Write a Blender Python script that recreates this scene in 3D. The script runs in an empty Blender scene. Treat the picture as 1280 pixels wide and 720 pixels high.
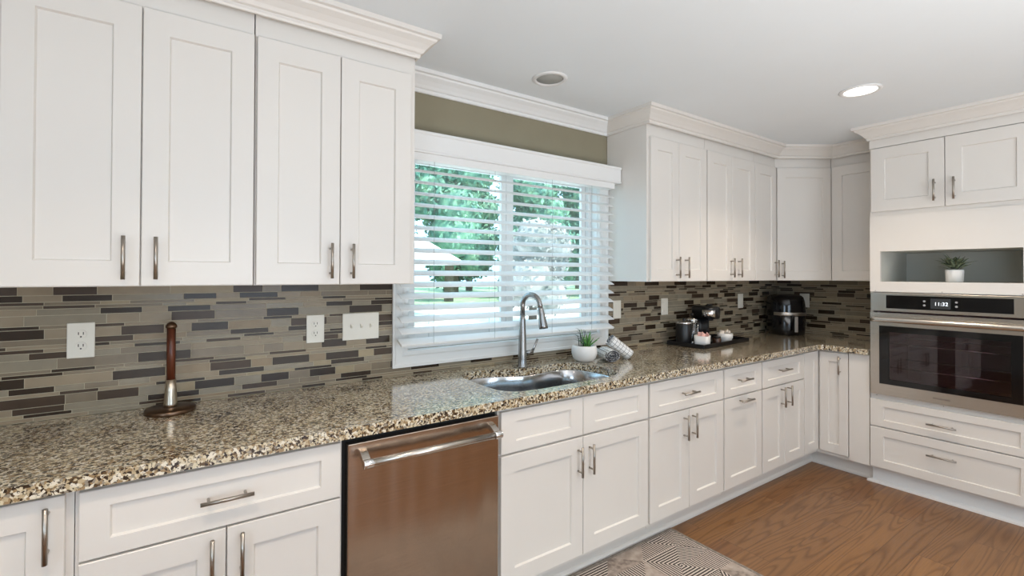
import bpy, bmesh, math, random
from mathutils import Vector, Matrix
R = math.radians
PI = math.pi
scn = bpy.context.scene
COL = scn.collection

# ------------------------------------------------------------------ camera
cam_d = bpy.data.cameras.new('camera')
cam = bpy.data.objects.new('camera', cam_d)
COL.objects.link(cam)
FPX = 594.61
cam_d.sensor_width = 36.0
cam_d.sensor_fit = 'HORIZONTAL'
cam_d.lens = FPX / 1280 * 36
cam_d.shift_x = 19.16 / 1280
cam_d.shift_y = -22.74 / 1280
cam_d.clip_start = 0.02
cam_d.clip_end = 200
_yaw, _pit, _rol = R(33.942), R(.523), R(.2)
_F = Vector((math.sin(_yaw) * math.cos(_pit), math.cos(_yaw) * math.cos(_pit), math.sin(_pit)))
_R0 = Vector((math.cos(_yaw), -math.sin(_yaw), 0))
_U0 = _R0.cross(_F)
_Rt = _R0 * math.cos(_rol) + _U0 * math.sin(_rol)
_Up = -_R0 * math.sin(_rol) + _U0 * math.cos(_rol)
cm = Matrix((( _Rt.x, _Up.x, -_F.x, -4.650), (_Rt.y, _Up.y, -_F.y, -2.2283), (_Rt.z, _Up.z, -_F.z, 1.4211), (0, 0, 0, 1)))
cam.matrix_world = cm
scn.camera = cam

# ------------------------------------------------------------------ world, sun, room light
scn.view_settings.view_transform = 'Standard'
scn.view_settings.look = 'None'
scn.view_settings.exposure = 0.1
scn.view_settings.gamma = 1.0
scn.view_settings.use_curve_mapping = False
w = bpy.data.worlds.new('sky')
scn.world = w
w.use_nodes = True
wn = w.node_tree.nodes
bg = wn['Background']
bg.inputs['Color'].default_value = (.50, .74, 1.0, 1)
bg.inputs['Strength'].default_value = 3.2

def light(name, typ, loc, rot, energy, color, parent=None, **kw):
    d = bpy.data.lights.new(name, typ)
    d.energy = energy
    d.color = color
    for k, v in kw.items():
        setattr(d, k, v)
    o = bpy.data.objects.new(name, d)
    COL.objects.link(o)
    o.location = loc
    o.rotation_euler = rot
    if parent:
        o.parent = parent
    return o

light('sun', 'SUN', (0, 0, 20), (R(38), R(8), 0), 8.0, (1, .95, .86), angle=R(1))
# daylight through the two big openings behind and beside the camera
light('rear_window_daylight', 'AREA', (-3.75, -5.95, 1.45), (R(90), 0, 0), 18, (.90, .95, 1.0), shape='RECTANGLE', size=2.1, size_y=1.4)
light('side_window_daylight', 'AREA', (-6.72, -3.8, 1.55), (R(90), 0, R(-90)), 18, (.74, .87, 1.0), shape='RECTANGLE', size=1.5, size_y=1.2)
# added fill light aimed up to brighten the ceiling, no lamp there
light('ceiling_fill', 'AREA', (-3.5, -3.5, .6), (R(180), 0, 0), 98, (.97, .975, .97), shape='RECTANGLE', size=3.4, size_y=2.0)
LAMP_W = 7.0
LAMP_C = (1.0, .82, .64)

# ------------------------------------------------------------------ materials
MATS = {}
def srgb(r, g, b):
    f = lambda c: c / 12.92 if c <= .04045 else ((c + .055) / 1.055) ** 2.4
    return (f(r / 255), f(g / 255), f(b / 255), 1)

class NT:
    def __init__(s, name):
        s.m = bpy.data.materials.new(name)
        s.m.use_nodes = True
        s.t = s.m.node_tree
        s.b = s.t.nodes['Principled BSDF']
    def n(s, typ, **kw):
        x = s.t.nodes.new(typ)
        for k, v in kw.items():
            if k.startswith('i_'):
                x.inputs[k[2:].replace('_', ' ')].default_value = v
            else:
                setattr(x, k, v)
        return x
    def l(s, a, b):
        s.t.links.new(a, b)
    def coord(s, scale=(1, 1, 1), rot=(0, 0, 0)):
        tc = s.n('ShaderNodeTexCoord')
        mp = s.n('ShaderNodeMapping')
        mp.inputs['Scale'].default_value = scale
        mp.inputs['Rotation'].default_value = rot
        s.l(tc.outputs['Object'], mp.inputs['Vector'])
        return mp.outputs['Vector']
    def ramp(s, fac, stops, interp='LINEAR'):
        r = s.n('ShaderNodeValToRGB')
        r.color_ramp.interpolation = interp
        e = r.color_ramp.elements
        while len(e) < len(stops):
            e.new(.5)
        for i, (p, c) in enumerate(stops):
            e[i].position = p
            e[i].color = c
        s.l(fac, r.inputs['Fac'])
        return r.outputs['Color']
    def math(s, op, a, b=None, c=None):
        x = s.n('ShaderNodeMath', operation=op)
        for i, v in enumerate((a, b, c)):
            if v is None: continue
            if isinstance(v, (int, float)): x.inputs[i].default_value = v
            else: s.l(v, x.inputs[i])
        return x.outputs[0]
    def bump(s, h, strength=.2, dist=.002):
        x = s.n('ShaderNodeBump')
        x.inputs['Strength'].default_value = strength
        x.inputs['Distance'].default_value = dist
        s.l(h, x.inputs['Height'])
        s.l(x.outputs['Normal'], s.b.inputs['Normal'])

def pmat(name, col, rough=.5, metal=0, var=.04, scale=30, bump=0, **kw):
    """plain procedural material: a colour with a faint noise variation"""
    if name in MATS: return MATS[name]
    t = NT(name)
    v = t.coord()
    nz = t.n('ShaderNodeTexNoise')
    nz.inputs['Scale'].default_value = scale
    nz.inputs['Detail'].default_value = 3
    t.l(v, nz.inputs['Vector'])
    c = Vector(col[:3])
    lo = tuple(c * (1 - var)) + (1,)
    hi = tuple(min(1, x) for x in c * (1 + var)) + (1,)
    t.l(t.ramp(nz.outputs['Fac'], [(.3, lo), (.7, hi)]), t.b.inputs['Base Color'])
    t.b.inputs['Roughness'].default_value = rough
    t.b.inputs['Metallic'].default_value = metal
    for k, x in kw.items():
        t.b.inputs[k.replace('_', ' ')].default_value = x
    if bump:
        t.bump(nz.outputs['Fac'], bump)
    MATS[name] = t.m
    return t.m

WHITE = pmat('white_lacquer', (.775, .74, .695, 1), .32, var=.01, scale=3)
TRIMW = pmat('white_trim_paint', (.82, .82, .81, 1), .4, var=.01, scale=3)
CEIL = pmat('ceiling_paint', (.82, .865, .895, 1), .9, var=.015, scale=2)
OLIVE = pmat('olive_wall_paint', (.27, .24, .165, 1), .85, var=.03, scale=6)
ROOMW = pmat('room_wall_paint', (.55, .53, .47, 1), .85, var=.02, scale=4)
NICHE = pmat('grey_green_niche', (.60, .60, .55, 1), .7, var=.03, scale=4)  # niche interior, greyer and greener than the cabinet white
BLINDM = pmat('white_blind_slat', (.83, .83, .82, 1), .45, var=.01, scale=4)
VINYL = pmat('white_vinyl', (.85, .85, .85, 1), .4, var=.01, scale=4)
CORD = pmat('grey_cord', (.35, .36, .36, 1), .8)
PLATE = pmat('ivory_plate', (.80, .77, .69, 1), .35, var=.01)
SLOT = pmat('dark_slot', (.03, .025, .02, 1), .6)
BLACKP = pmat('black_plastic', (.008, .008, .009, 1), .32)
BLACKG = pmat('black_gloss', (.004, .004, .005, 1), .08)
BLACKM = pmat('black_matte', (.006, .006, .006, 1), .6)
CHROME = pmat('chrome', (.75, .75, .76, 1), .12, 1, var=.01)
NICKEL = pmat('brushed_nickel', (.42, .38, .335, 1), .32, 1, var=.05, scale=60)
CERAM = pmat('white_ceramic', (.80, .79, .77, 1), .35, var=.01)
GREYCER = pmat('pale_grey_ceramic', (.62, .61, .60, 1), .5, var=.02)
SOIL = pmat('potting_soil', (.05, .035, .025, 1), .95, var=.5, scale=150, bump=.6)
GROUT = pmat('grout', srgb(186, 176, 152), .9, var=.05, scale=90)
PINK = pmat('pink_paper', (.85, .52, .46, 1), .6)
CREAM = pmat('cream_foil', (.82, .74, .66, 1), .5)
SCREEN = pmat('display_grey', (.045, .05, .055, 1), .2)
BRONZE = pmat('bronze_metal', (.16, .10, .065, 1), .3, 1, var=.1)
STONE = pmat('patio_stone', (.80, .78, .74, 1), .8, var=.05, scale=3)
POOL = pmat('pool_water', (.10, .45, .62, 1), .08)
CANVAS = pmat('white_canvas', (.85, .85, .84, 1), .8)
BARK = pmat('tree_bark', (.12, .09, .07, 1), .9, var=.3, scale=20)

def metal_brushed(name, col, rough, sc, aniso=.6, bump=.05):
    t = NT(name)
    v = t.coord(sc)
    nz = t.n('ShaderNodeTexNoise'); nz.inputs['Scale'].default_value = 6; nz.inputs['Detail'].default_value = 4
    t.l(v, nz.inputs['Vector'])
    c = Vector(col)
    t.l(t.ramp(nz.outputs['Fac'], [(.3, tuple(c * .93) + (1,)), (.7, tuple(c * 1.05) + (1,))]), t.b.inputs['Base Color'])
    t.b.inputs['Metallic'].default_value = 1
    t.b.inputs['Roughness'].default_value = rough
    t.bump(nz.outputs['Fac'], bump, .001)
    MATS[name] = t.m
    return t.m
STEEL = metal_brushed('brushed_steel_door', (.49, .40, .33), .20, (1, 1, 40))
def warp_bump(mt, scale, dist):
    t = mt.node_tree; b = t.nodes['Principled BSDF']
    tc = t.nodes.new('ShaderNodeTexCoord'); mp = t.nodes.new('ShaderNodeMapping'); mp.inputs['Scale'].default_value = scale
    nz = t.nodes.new('ShaderNodeTexNoise'); nz.inputs['Scale'].default_value = 1; nz.inputs['Detail'].default_value = 1
    bp = t.nodes.new('ShaderNodeBump'); bp.inputs['Distance'].default_value = dist; bp.inputs['Strength'].default_value = 1
    t.links.new(tc.outputs['Object'], mp.inputs[0]); t.links.new(mp.outputs[0], nz.inputs['Vector']); t.links.new(nz.outputs['Fac'], bp.inputs['Height'])
    old = b.inputs['Normal'].links[0].from_node
    t.links.new(bp.outputs[0], old.inputs['Normal'])
warp_bump(STEEL, (7, 1, .7), .02)
OVENSTEEL = metal_brushed('oven_steel', (.60, .56, .51), .26, (1, 1, 60))
SINKM = metal_brushed('sink_steel', (.55, .55, .56), .16, (20, 20, 1), bump=.005)
FAUCETM = metal_brushed('faucet_steel', (.34, .34, .34), .25, (30, 30, 1))

def granite():
    t = NT('granite')
    v = t.coord()
    dn = t.n('ShaderNodeTexNoise'); dn.inputs['Scale'].default_value = 55; dn.inputs['Detail'].default_value = 3
    t.l(v, dn.inputs['Vector'])
    ad = t.n('ShaderNodeMixRGB', blend_type='ADD'); ad.inputs['Fac'].default_value = .012
    t.l(v, ad.inputs[1]); t.l(dn.outputs['Color'], ad.inputs[2])
    vo = t.n('ShaderNodeTexVoronoi'); vo.inputs['Scale'].default_value = 128
    t.l(ad.outputs[0], vo.inputs['Vector'])
    sep = t.n('ShaderNodeSeparateColor'); t.l(vo.outputs['Color'], sep.inputs[0])
    base = t.ramp(sep.outputs[0], [(0, srgb(44, 33, 24)), (.13, srgb(100, 80, 56)), (.22, srgb(156, 132, 98)), (.36, srgb(190, 172, 140)), (.52, srgb(214, 202, 174)), (.74, srgb(232, 224, 206)), (.9, srgb(150, 142, 128))], 'CONSTANT')
    n2 = t.n('ShaderNodeTexNoise'); n2.inputs['Scale'].default_value = 190; n2.inputs['Detail'].default_value = 4
    t.l(v, n2.inputs['Vector'])
    k = t.ramp(n2.outputs['Fac'], [(.37, (0, 0, 0, 1)), (.44, (1, 1, 1, 1))])
    mx = t.n('ShaderNodeMixRGB'); t.l(k, mx.inputs['Fac']); mx.inputs[1].default_value = srgb(46, 36, 28); t.l(base, mx.inputs[2])
    t.l(mx.outputs[0], t.b.inputs['Base Color'])
    t.b.inputs['Roughness'].default_value = .16
    t.b.inputs['Specular IOR Level'].default_value = .5
    t.b.inputs['Coat Weight'].default_value = 1.0
    t.b.inputs['Coat IOR'].default_value = 1.6
    t.b.inputs['Coat Roughness'].default_value = .10
    return t.m
GRANITE = granite()

def wood_floor():
    t = NT('oak_floor')
    tc = t.n('ShaderNodeTexCoord')
    br = t.n('ShaderNodeTexBrick')
    br.offset = .37; br.offset_frequency = 3
    br.inputs['Scale'].default_value = 1
    br.inputs['Mortar Size'].default_value = .0012
    br.inputs['Brick Width'].default_value = 1.1
    br.inputs['Row Height'].default_value = .128
    br.inputs['Color1'].default_value = (0, 0, 0, 1)
    br.inputs['Color2'].default_value = (1, 1, 1, 1)
    br.inputs['Mortar'].default_value = (.5, .5, .5, 1)
    t.l(tc.outputs['Object'], br.inputs['Vector'])
    plank = t.ramp(br.outputs['Color'], [(0, srgb(118, 80, 48)), (.35, srgb(138, 98, 58)), (.6, srgb(128, 92, 58)), (.8, srgb(146, 106, 66)), (1, srgb(128, 90, 55))])
    # shift the grain from plank to plank
    cx = t.n('ShaderNodeCombineXYZ')
    t.l(t.math('MULTIPLY', br.outputs['Color'], 7.3), cx.inputs['X'])
    t.l(t.math('MULTIPLY', br.outputs['Color'], 3.1), cx.inputs['Z'])
    va = t.n('ShaderNodeVectorMath', operation='ADD')
    t.l(tc.outputs['Object'], va.inputs[0]); t.l(cx.outputs[0], va.inputs[1])
    mp = t.n('ShaderNodeMapping'); mp.inputs['Scale'].default_value = (.55, 7.5, 1)
    t.l(va.outputs[0], mp.inputs['Vector'])
    nz = t.n('ShaderNodeTexNoise'); nz.inputs['Scale'].default_value = 1.2; nz.inputs['Detail'].default_value = 1.0
    t.l(mp.outputs[0], nz.inputs['Vector'])
    rings = t.math('FRACT', t.math('MULTIPLY', nz.outputs['Fac'], 15))
    g = t.ramp(rings, [(0, (.66, .62, .58, 1)), (.35, (1, 1, 1, 1)), (.75, (1, 1, 1, 1)), (1, (.66, .62, .58, 1))])
    mp2 = t.n('ShaderNodeMapping'); mp2.inputs['Scale'].default_value = (8, 260, 1)
    t.l(va.outputs[0], mp2.inputs['Vector'])
    n3 = t.n('ShaderNodeTexNoise'); n3.inputs['Scale'].default_value = 1; n3.inputs['Detail'].default_value = 2
    t.l(mp2.outputs[0], n3.inputs['Vector'])
    g2 = t.ramp(n3.outputs['Fac'], [(.3, (.82, .82, .82, 1)), (.6, (1, 1, 1, 1))])
    m1 = t.n('ShaderNodeMixRGB', blend_type='MULTIPLY'); m1.inputs['Fac'].default_value = 1.0
    t.l(plank, m1.inputs[1]); t.l(g, m1.inputs[2])
    m2 = t.n('ShaderNodeMixRGB', blend_type='MULTIPLY'); m2.inputs['Fac'].default_value = .8
    t.l(m1.outputs[0], m2.inputs[1]); t.l(g2, m2.inputs[2])
    m3 = t.n('ShaderNodeMixRGB'); t.l(br.outputs['Fac'], m3.inputs['Fac']); t.l(m2.outputs[0], m3.inputs[1]); m3.inputs[2].default_value = srgb(84, 56, 34)
    t.l(m3.outputs[0], t.b.inputs['Base Color'])
    t.b.inputs['Roughness'].default_value = .34
    return t.m
OAK = wood_floor()

def walnut():
    t = NT('walnut_rod')
    v = t.coord((60, 60, 3))
    nz = t.n('ShaderNodeTexNoise'); nz.inputs['Scale'].default_value = 1.5
    t.l(v, nz.inputs['Vector'])
    t.l(t.ramp(nz.outputs['Fac'], [(.3, srgb(62, 28, 16)), (.7, srgb(104, 52, 30))]), t.b.inputs['Base Color'])
    t.b.inputs['Roughness'].default_value = .3
    return t.m
WALNUT = walnut()

def stripes(name, ang, period, a, b, duty=.5):
    t = NT(name)
    v = t.coord((1, 1, 1), (0, 0, ang))
    s = t.n('ShaderNodeSeparateXYZ'); t.l(v, s.inputs[0])
    nz = t.n('ShaderNodeTexNoise'); nz.inputs['Scale'].default_value = 45; t.l(v, nz.inputs['Vector'])
    x = t.math('ADD', t.math('MULTIPLY', s.outputs['X'], 1 / period), t.math('MULTIPLY', nz.outputs['Fac'], .2))
    f = t.math('GREATER_THAN', t.math('FRACT', x), duty)
    mx = t.n('ShaderNodeMixRGB'); t.l(f, mx.inputs['Fac']); mx.inputs[1].default_value = a; mx.inputs[2].default_value = b
    t.l(mx.outputs[0], t.b.inputs['Base Color'])
    t.b.inputs['Roughness'].default_value = .95
    return t.m

def mottled(name, a, b, scale=30, sc=(1, 1, 1), rough=.95, bump=0):
    t = NT(name)
    v = t.coord(sc)
    nz = t.n('ShaderNodeTexNoise'); nz.inputs['Scale'].default_value = scale; nz.inputs['Detail'].default_value = 4
    t.l(v, nz.inputs['Vector'])
    t.l(t.ramp(nz.outputs['Fac'], [(.35, a), (.65, b)]), t.b.inputs['Base Color'])
    t.b.inputs['Roughness'].default_value = rough
    if bump: t.bump(nz.outputs['Fac'], bump)
    MATS[name] = t.m
    return t.m

def glass(name, tint=(1, 1, 1, 1), refl=.08, rough=.0):
    t = NT(name)
    t.t.nodes.remove(t.b)
    tr = t.n('ShaderNodeBsdfTransparent'); tr.inputs[0].default_value = tint
    gl = t.n('ShaderNodeBsdfGlossy'); gl.inputs['Roughness'].default_value = rough
    lw = t.n('ShaderNodeLayerWeight'); lw.inputs['Blend'].default_value = .3
    f = t.math('MULTIPLY_ADD', lw.outputs['Facing'], .5, refl)
    mx = t.n('ShaderNodeMixShader')
    t.l(f, mx.inputs[0]); t.l(tr.outputs[0], mx.inputs[1]); t.l(gl.outputs[0], mx.inputs[2])
    t.l(mx.outputs[0], t.t.nodes['Material Output'].inputs[0])
    return t.m
PANE = glass('window_glass', (.93, .98, .96, 1), .02)
SMOKE = glass('smoked_oven_glass', (.62, .52, .55, 1), .05)
CLEAR = glass('clear_glass', (.85, .87, .86, 1), .12)

def emis(name, col, s):
    t = NT(name)
    t.b.inputs['Base Color'].default_value = col
    t.b.inputs['Emission Color'].default_value = col
    t.b.inputs['Emission Strength'].default_value = s
    return t.m
LAMPM = emis('lit_lamp_lens', (1, .96, .9, 1), 3.0)
DIGIT = emis('lit_display_digits', (.85, .92, 1, 1), 1.0)

# ------------------------------------------------------------------ mesh builder
class MB:
    def __init__(s):
        s.v = []; s.f = []; s.mi = []; s.sm = []
    def add(s, verts, faces, mi=0, smooth=False):
        b = len(s.v)
        s.v += [Vector(p) for p in verts]
        for f in faces:
            s.f.append([b + i for i in f]); s.mi.append(mi); s.sm.append(smooth)
        return s
    def box(s, x0, x1, y0, y1, z0, z1, mi=0):
        x0, x1 = sorted((x0, x1)); y0, y1 = sorted((y0, y1)); z0, z1 = sorted((z0, z1))
        return s.add([(x0, y0, z0), (x1, y0, z0), (x1, y1, z0), (x0, y1, z0), (x0, y0, z1), (x1, y0, z1), (x1, y1, z1), (x0, y1, z1)],
                     [(0, 3, 2, 1), (4, 5, 6, 7), (0, 1, 5, 4), (1, 2, 6, 5), (2, 3, 7, 6), (3, 0, 4, 7)], mi)
    def fbox(s, fr, u0, u1, d0, d1, z0, z1, mi=0):
        p = [fr(u, d, z) for z in (z0, z1) for u, d in ((u0, d0), (u1, d0), (u1, d1), (u0, d1))]
        return s.add(p, [(0, 3, 2, 1), (4, 5, 6, 7), (0, 1, 5, 4), (1, 2, 6, 5), (2, 3, 7, 6), (3, 0, 4, 7)], mi)
    def tube(s, pts, rad, seg=12, cap=True, mi=0, smooth=True, sx=1.0):
        pts = [Vector(p) for p in pts]
        n = len(pts)
        if isinstance(rad, (int, float)): rad = [rad] * n
        rings = []
        ref = None
        for i, p in enumerate(pts):
            t = (pts[min(i + 1, n - 1)] - pts[max(i - 1, 0)]).normalized()
            if ref is None:
                ref = Vector((0, 0, 1)) if abs(t.z) < .9 else Vector((1, 0, 0))
            a = (ref - t * ref.dot(t)).normalized()
            b = t.cross(a)
            ref = a
            rings.append([p + (a * math.cos(k * 2 * PI / seg) + b * math.sin(k * 2 * PI / seg) * sx) * rad[i] for k in range(seg)])
        vs = [q for r_ in rings for q in r_]
        fs = [(i * seg + k, i * seg + (k + 1) % seg, (i + 1) * seg + (k + 1) % seg, (i + 1) * seg + k) for i in range(n - 1) for k in range(seg)]
        s.add(vs, fs, mi, smooth)
        if cap:
            b = len(s.v) - len(vs)
            s.f.append([b + k for k in reversed(range(seg))]); s.mi.append(mi); s.sm.append(False)
            s.f.append([b + (n - 1) * seg + k for k in range(seg)]); s.mi.append(mi); s.sm.append(False)
        return s
    def lathe(s, prof, c=(0, 0, 0), seg=40, mi=0, smooth=True, sq=None):
        """prof: (r, z) pairs; sq: superellipse exponent for squarish plans"""
        c = Vector(c); vs = []
        for r_, z in prof:
            for k in range(seg):
                a = 2 * PI * k / seg
                ca, sa = math.cos(a), math.sin(a)
                if sq:
                    m = (abs(ca) ** sq + abs(sa) ** sq) ** (-1 / sq)
                    ca *= m; sa *= m
                vs.append(c + Vector((r_ * ca, r_ * sa, z)))
        fs = [(i * seg + k, i * seg + (k + 1) % seg, (i + 1) * seg + (k + 1) % seg, (i + 1) * seg + k) for i in range(len(prof) - 1) for k in range(seg)]
        s.add(vs, fs, mi, smooth)
        b = len(s.v) - len(vs)
        if prof[0][0] > 1e-4:
            s.f.append([b + k for k in reversed(range(seg))]); s.mi.append(mi); s.sm.append(False)
        if prof[-1][0] > 1e-4:
            s.f.append([b + (len(prof) - 1) * seg + k for k in range(seg)]); s.mi.append(mi); s.sm.append(False)
        return s
    def sweep(s, prof, path, mi=0):
        """profile (out, z) swept along an xy polyline; out is to the right of travel; mitred corners, capped"""
        P = [Vector((p[0], p[1])) for p in path]
        n = len(P); rings = []
        for i in range(n):
            ns = []
            if i > 0:
                d = (P[i] - P[i - 1]).normalized(); ns.append(Vector((d.y, -d.x)))
            if i < n - 1:
                d = (P[i + 1] - P[i]).normalized(); ns.append(Vector((d.y, -d.x)))
            m = sum(ns, Vector((0, 0))).normalized()
            k = 1 / max(.2, m.dot(ns[0]))
            rings.append([(P[i].x + m.x * o * k, P[i].y + m.y * o * k, z) for o, z in prof])
        q = len(prof)
        s.add([p for r_ in rings for p in r_], [(i * q + k, (i + 1) * q + k, (i + 1) * q + (k + 1) % q, i * q + (k + 1) % q) for i in range(n - 1) for k in range(q)], mi)
        b = len(s.v) - n * q
        s.f.append([b + k for k in range(q)]); s.mi.append(mi); s.sm.append(False)
        s.f.append([b + (n - 1) * q + k for k in reversed(range(q))]); s.mi.append(mi); s.sm.append(False)
        return s
    def sphere(s, c, r_, seg=12, rings=8, sc=(1, 1, 1), mi=0):
        prof = [(max(1e-5, r_ * math.sin(PI * i / rings)), -r_ * math.cos(PI * i / rings)) for i in range(rings + 1)]
        b = len(s.v)
        s.lathe(prof, (0, 0, 0), seg, mi)
        for i in range(b, len(s.v)):
            p = s.v[i]
            s.v[i] = Vector((p.x * sc[0] + c[0], p.y * sc[1] + c[1], p.z * sc[2] + c[2]))
        return s
    def build(s, name, mat, parent=None, bevel=0, seg=2, local=False, recalc=True):
        off = Vector((0, 0, 0))
        if parent and not local:
            q = parent
            while q:
                off += q.location; q = q.parent
        me = bpy.data.meshes.new(name)
        me.from_pydata([tuple(p - off) for p in s.v], [], s.f)
        mats = mat if isinstance(mat, (list, tuple)) else [mat]
        for m in mats: me.materials.append(m)
        me.polygons.foreach_set('material_index', s.mi)
        me.polygons.foreach_set('use_smooth', s.sm)
        if recalc:
            bm = bmesh.new(); bm.from_mesh(me)
            bmesh.ops.recalc_face_normals(bm, faces=bm.faces)
            bm.to_mesh(me); bm.free()
        me.update()
        o = bpy.data.objects.new(name, me)
        COL.objects.link(o)
        if parent: o.parent = parent
        if bevel:
            b = o.modifiers.new('bevel', 'BEVEL'); b.width = bevel; b.segments = seg; b.limit_method = 'ANGLE'; b.angle_limit = R(40)
        return o

def tag(o, label=None, cat=None, group=None, kind=None):
    if label: o['label'] = label
    if cat: o['category'] = cat
    if group: o['group'] = group
    if kind: o['kind'] = kind
    return o
def thing(name, label, cat, loc=(0, 0, 0), rz=0, group=None):
    o = bpy.data.objects.new(name, None)
    COL.objects.link(o)
    o.empty_display_size = .05
    o.location = loc; o.rotation_euler = (0, 0, rz)
    return tag(o, label, cat, group)
def struct(name, mb, mat, label=None, **kw):
    o = mb.build(name, mat, **kw)
    return tag(o, label, None, None, 'structure')
def dup(o, parent=None):
    c = o.copy(); COL.objects.link(c); c.parent = parent
    for ch in list(o.children):
        dup(ch, c)
    return c

def frame(O, u, n):
    O = Vector(O); u = Vector(u).normalized(); n = Vector(n).normalized()
    return lambda a, d, z: O + u * a + n * d + Vector((0, 0, z))
BASE_F = frame((0, -.61, 0), (1, 0, 0), (0, -1, 0))
UP_F = frame((0, -.325, 0), (1, 0, 0), (0, -1, 0))
RB_F = frame((-.675, 0, 0), (0, -1, 0), (-1, 0, 0))       # u = -y
TW_F = frame((-.68, 0, 0), (0, -1, 0), (-1, 0, 0))
RU_F = frame((-.325, 0, 0), (0, -1, 0), (-1, 0, 0))

def shaker(fr, u0, u1, z0, z1, rail=.07, railz=None, t=.02, rec=.009, gap=.0018):
    railz = rail if railz is None else railz
    u0 += gap; u1 -= gap; z0 += gap; z1 -= gap
    c = .0018
    def ring(i, j, d): return [fr(u0 + i, d, z0 + j), fr(u1 - i, d, z0 + j), fr(u1 - i, d, z1 - j), fr(u0 + i, d, z1 - j)]
    rs = [ring(0, 0, 0), ring(0, 0, t - c), ring(c, c, t), ring(rail, railz, t), ring(rail + .004, railz + .004, t - rec), ]
    m = MB()
    vs = [p for r_ in rs for p in r_]
    fs = []
    for i in range(len(rs) - 1):
        for k in range(4):
            fs.append((i * 4 + k, i * 4 + (k + 1) % 4, (i + 1) * 4 + (k + 1) % 4, (i + 1) * 4 + k))
    fs.append((3, 2, 1, 0)); b = (len(rs) - 1) * 4
    fs.append((b, b + 1, b + 2, b + 3))
    return m.add(vs, fs)

def pull(fr, u, z, vertical=True, length=.135, t=.02, post=.094, r_=.0058):
    m = MB(); h = length / 2; p = post / 2; d = t + .032
    if vertical:
        m.tube([fr(u, d, z - h), fr(u, d, z + h)], r_, 12)
        for s in (-p, p): m.tube([fr(u, t - .001, z + s), fr(u, d, z + s)], .0042, 8)
    else:
        m.tube([fr(u - h, d, z), fr(u + h, d, z)], r_, 12)
        for s in (-p, p): m.tube([fr(u + s, t - .001, z), fr(u + s, d, z)], .0042, 8)
    return m

def carcass(fr, u0, u1, z0, z1, depth, top=True, bottom_in=0):
    """hollow box: sides, back, bottom, face frame"""
    m = MB(); w_ = .018
    m.fbox(fr, u0, u0 + w_, -depth, -.018, z0, z1); m.fbox(fr, u1 - w_, u1, -depth, -.018, z0, z1)
    m.fbox(fr, u0 + w_, u1 - w_, -depth, -.018, z0, z0 + w_)
    m.fbox(fr, u0 + w_, u1 - w_, -depth, -depth + .006, z0 + w_, z1)
    if top: m.fbox(fr, u0 + w_, u1 - w_, -depth + .006, -.018, z1 - w_, z1)
    m.fbox(fr, u0, u1, -.018, 0, z0, z1)
    return m

def door(parent, fr, u0, u1, z0, z1, hu=None, hz=None, vertical=True, name='door', rail=.07, railz=None, hl=.135):
    d = shaker(fr, u0, u1, z0, z1, rail, railz).build(name, WHITE, parent)
    if hu is not None:
        pull(fr, hu, hz, vertical, hl).build('handle', NICKEL, d)
    return d

# ------------------------------------------------------------------ room shell
CH = 2.44
WX0, WX1, WZ0, WZ1 = -3.69, -2.345, 1.045, 2.065        # window opening
XL, YB = -6.8, -6.0
m = MB()
m.box(XL, WX0, 0, .16, 0, CH); m.box(WX1, .15, 0, .16, 0, CH)
m.box(WX0, WX1, 0, .16, 0, WZ0); m.box(WX0, WX1, 0, .16, WZ1, CH)
struct('wall_back', m, OLIVE, 'olive green painted kitchen wall above and around the window')
struct('wall_right', MB().box(0, .15, YB, 0, 0, CH), ROOMW)
struct('floor', MB().box(XL, .15, YB, .16, -.1, 0), OAK, 'brown stained oak plank floor')
struct('ceiling', MB().box(XL - .15, .15, YB - .15, .4, CH, CH + .15), CEIL, 'plain white ceiling')
# the side and rear walls with their big openings
m = MB(); m.box(XL - .15, XL, -3.0, .16, 0, CH); m.box(XL - .15, XL, YB - .15, -4.6, 0, CH)
m.box(XL - .15, XL, -4.6, -3.0, 0, .9); m.box(XL - .15, XL, -4.6, -3.0, 2.2, CH)
struct('wall_left', m, ROOMW)
m = MB(); m.box(XL, -4.9, YB - .15, YB, 0, CH); m.box(-2.6, .15, YB - .15, YB, 0, CH)
m.box(-4.9, -2.6, YB - .15, YB, 2.2, CH); m.box(-4.9, -2.6, YB - .15, YB, 0, .7)
struct('wall_rear', m, ROOMW)

CROWN = [(0, 2.345), (.008, 2.345), (.012, 2.352), (.012, 2.362), (.02, 2.366), (.028, 2.378), (.044, 2.396), (.062, 2.410), (.066, 2.418), (.078, 2.421), (.080, 2.4395), (0, 2.4395)]
struct('trim_1', MB().sweep([(o * 1.08, z) for o, z in CROWN], [(-3.795, -.0005), (-2.268, -.0005)]), TRIMW, 'white crown moulding along the ceiling above the window')

# window casing, frame, glass
m = MB()
CP = [(0, 0), (.020, 0), (.020, .012), (.015, .018), (.013, .052), (.018, .060), (.018, .078), (.008, .085), (0, .085)]
def casing_piece(mb, a, b, inward):
    # a->b along the outer edge; profile (thick, across)
    a = Vector(a); b = Vector(b); d = (b - a).normalized()
    L = (b - a).length
    vs = []
    for e, s_ in ((a, 1), (b, -1)):
        for th, ac in CP:
            p = e + inward * ac + d * ac * s_
            vs.append((p.x, -th, p.y))
    q = len(CP)
    mb.add(vs, [(k, q + k, q + (k + 1) % q, (k + 1) % q) for k in range(q)] + [tuple(range(q)), tuple(reversed(range(q, 2 * q)))])
cx0, cx1, cz0, cz1 = -3.772, -2.268, .958, 2.15
casing_piece(m, (cx0, cz0), (cx1, cz0), Vector((0, 1)))
casing_piece(m, (cx1, cz0), (cx1, cz1), Vector((-1, 0)))
casing_piece(m, (cx1, cz1), (cx0, cz1), Vector((0, -1)))
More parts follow.
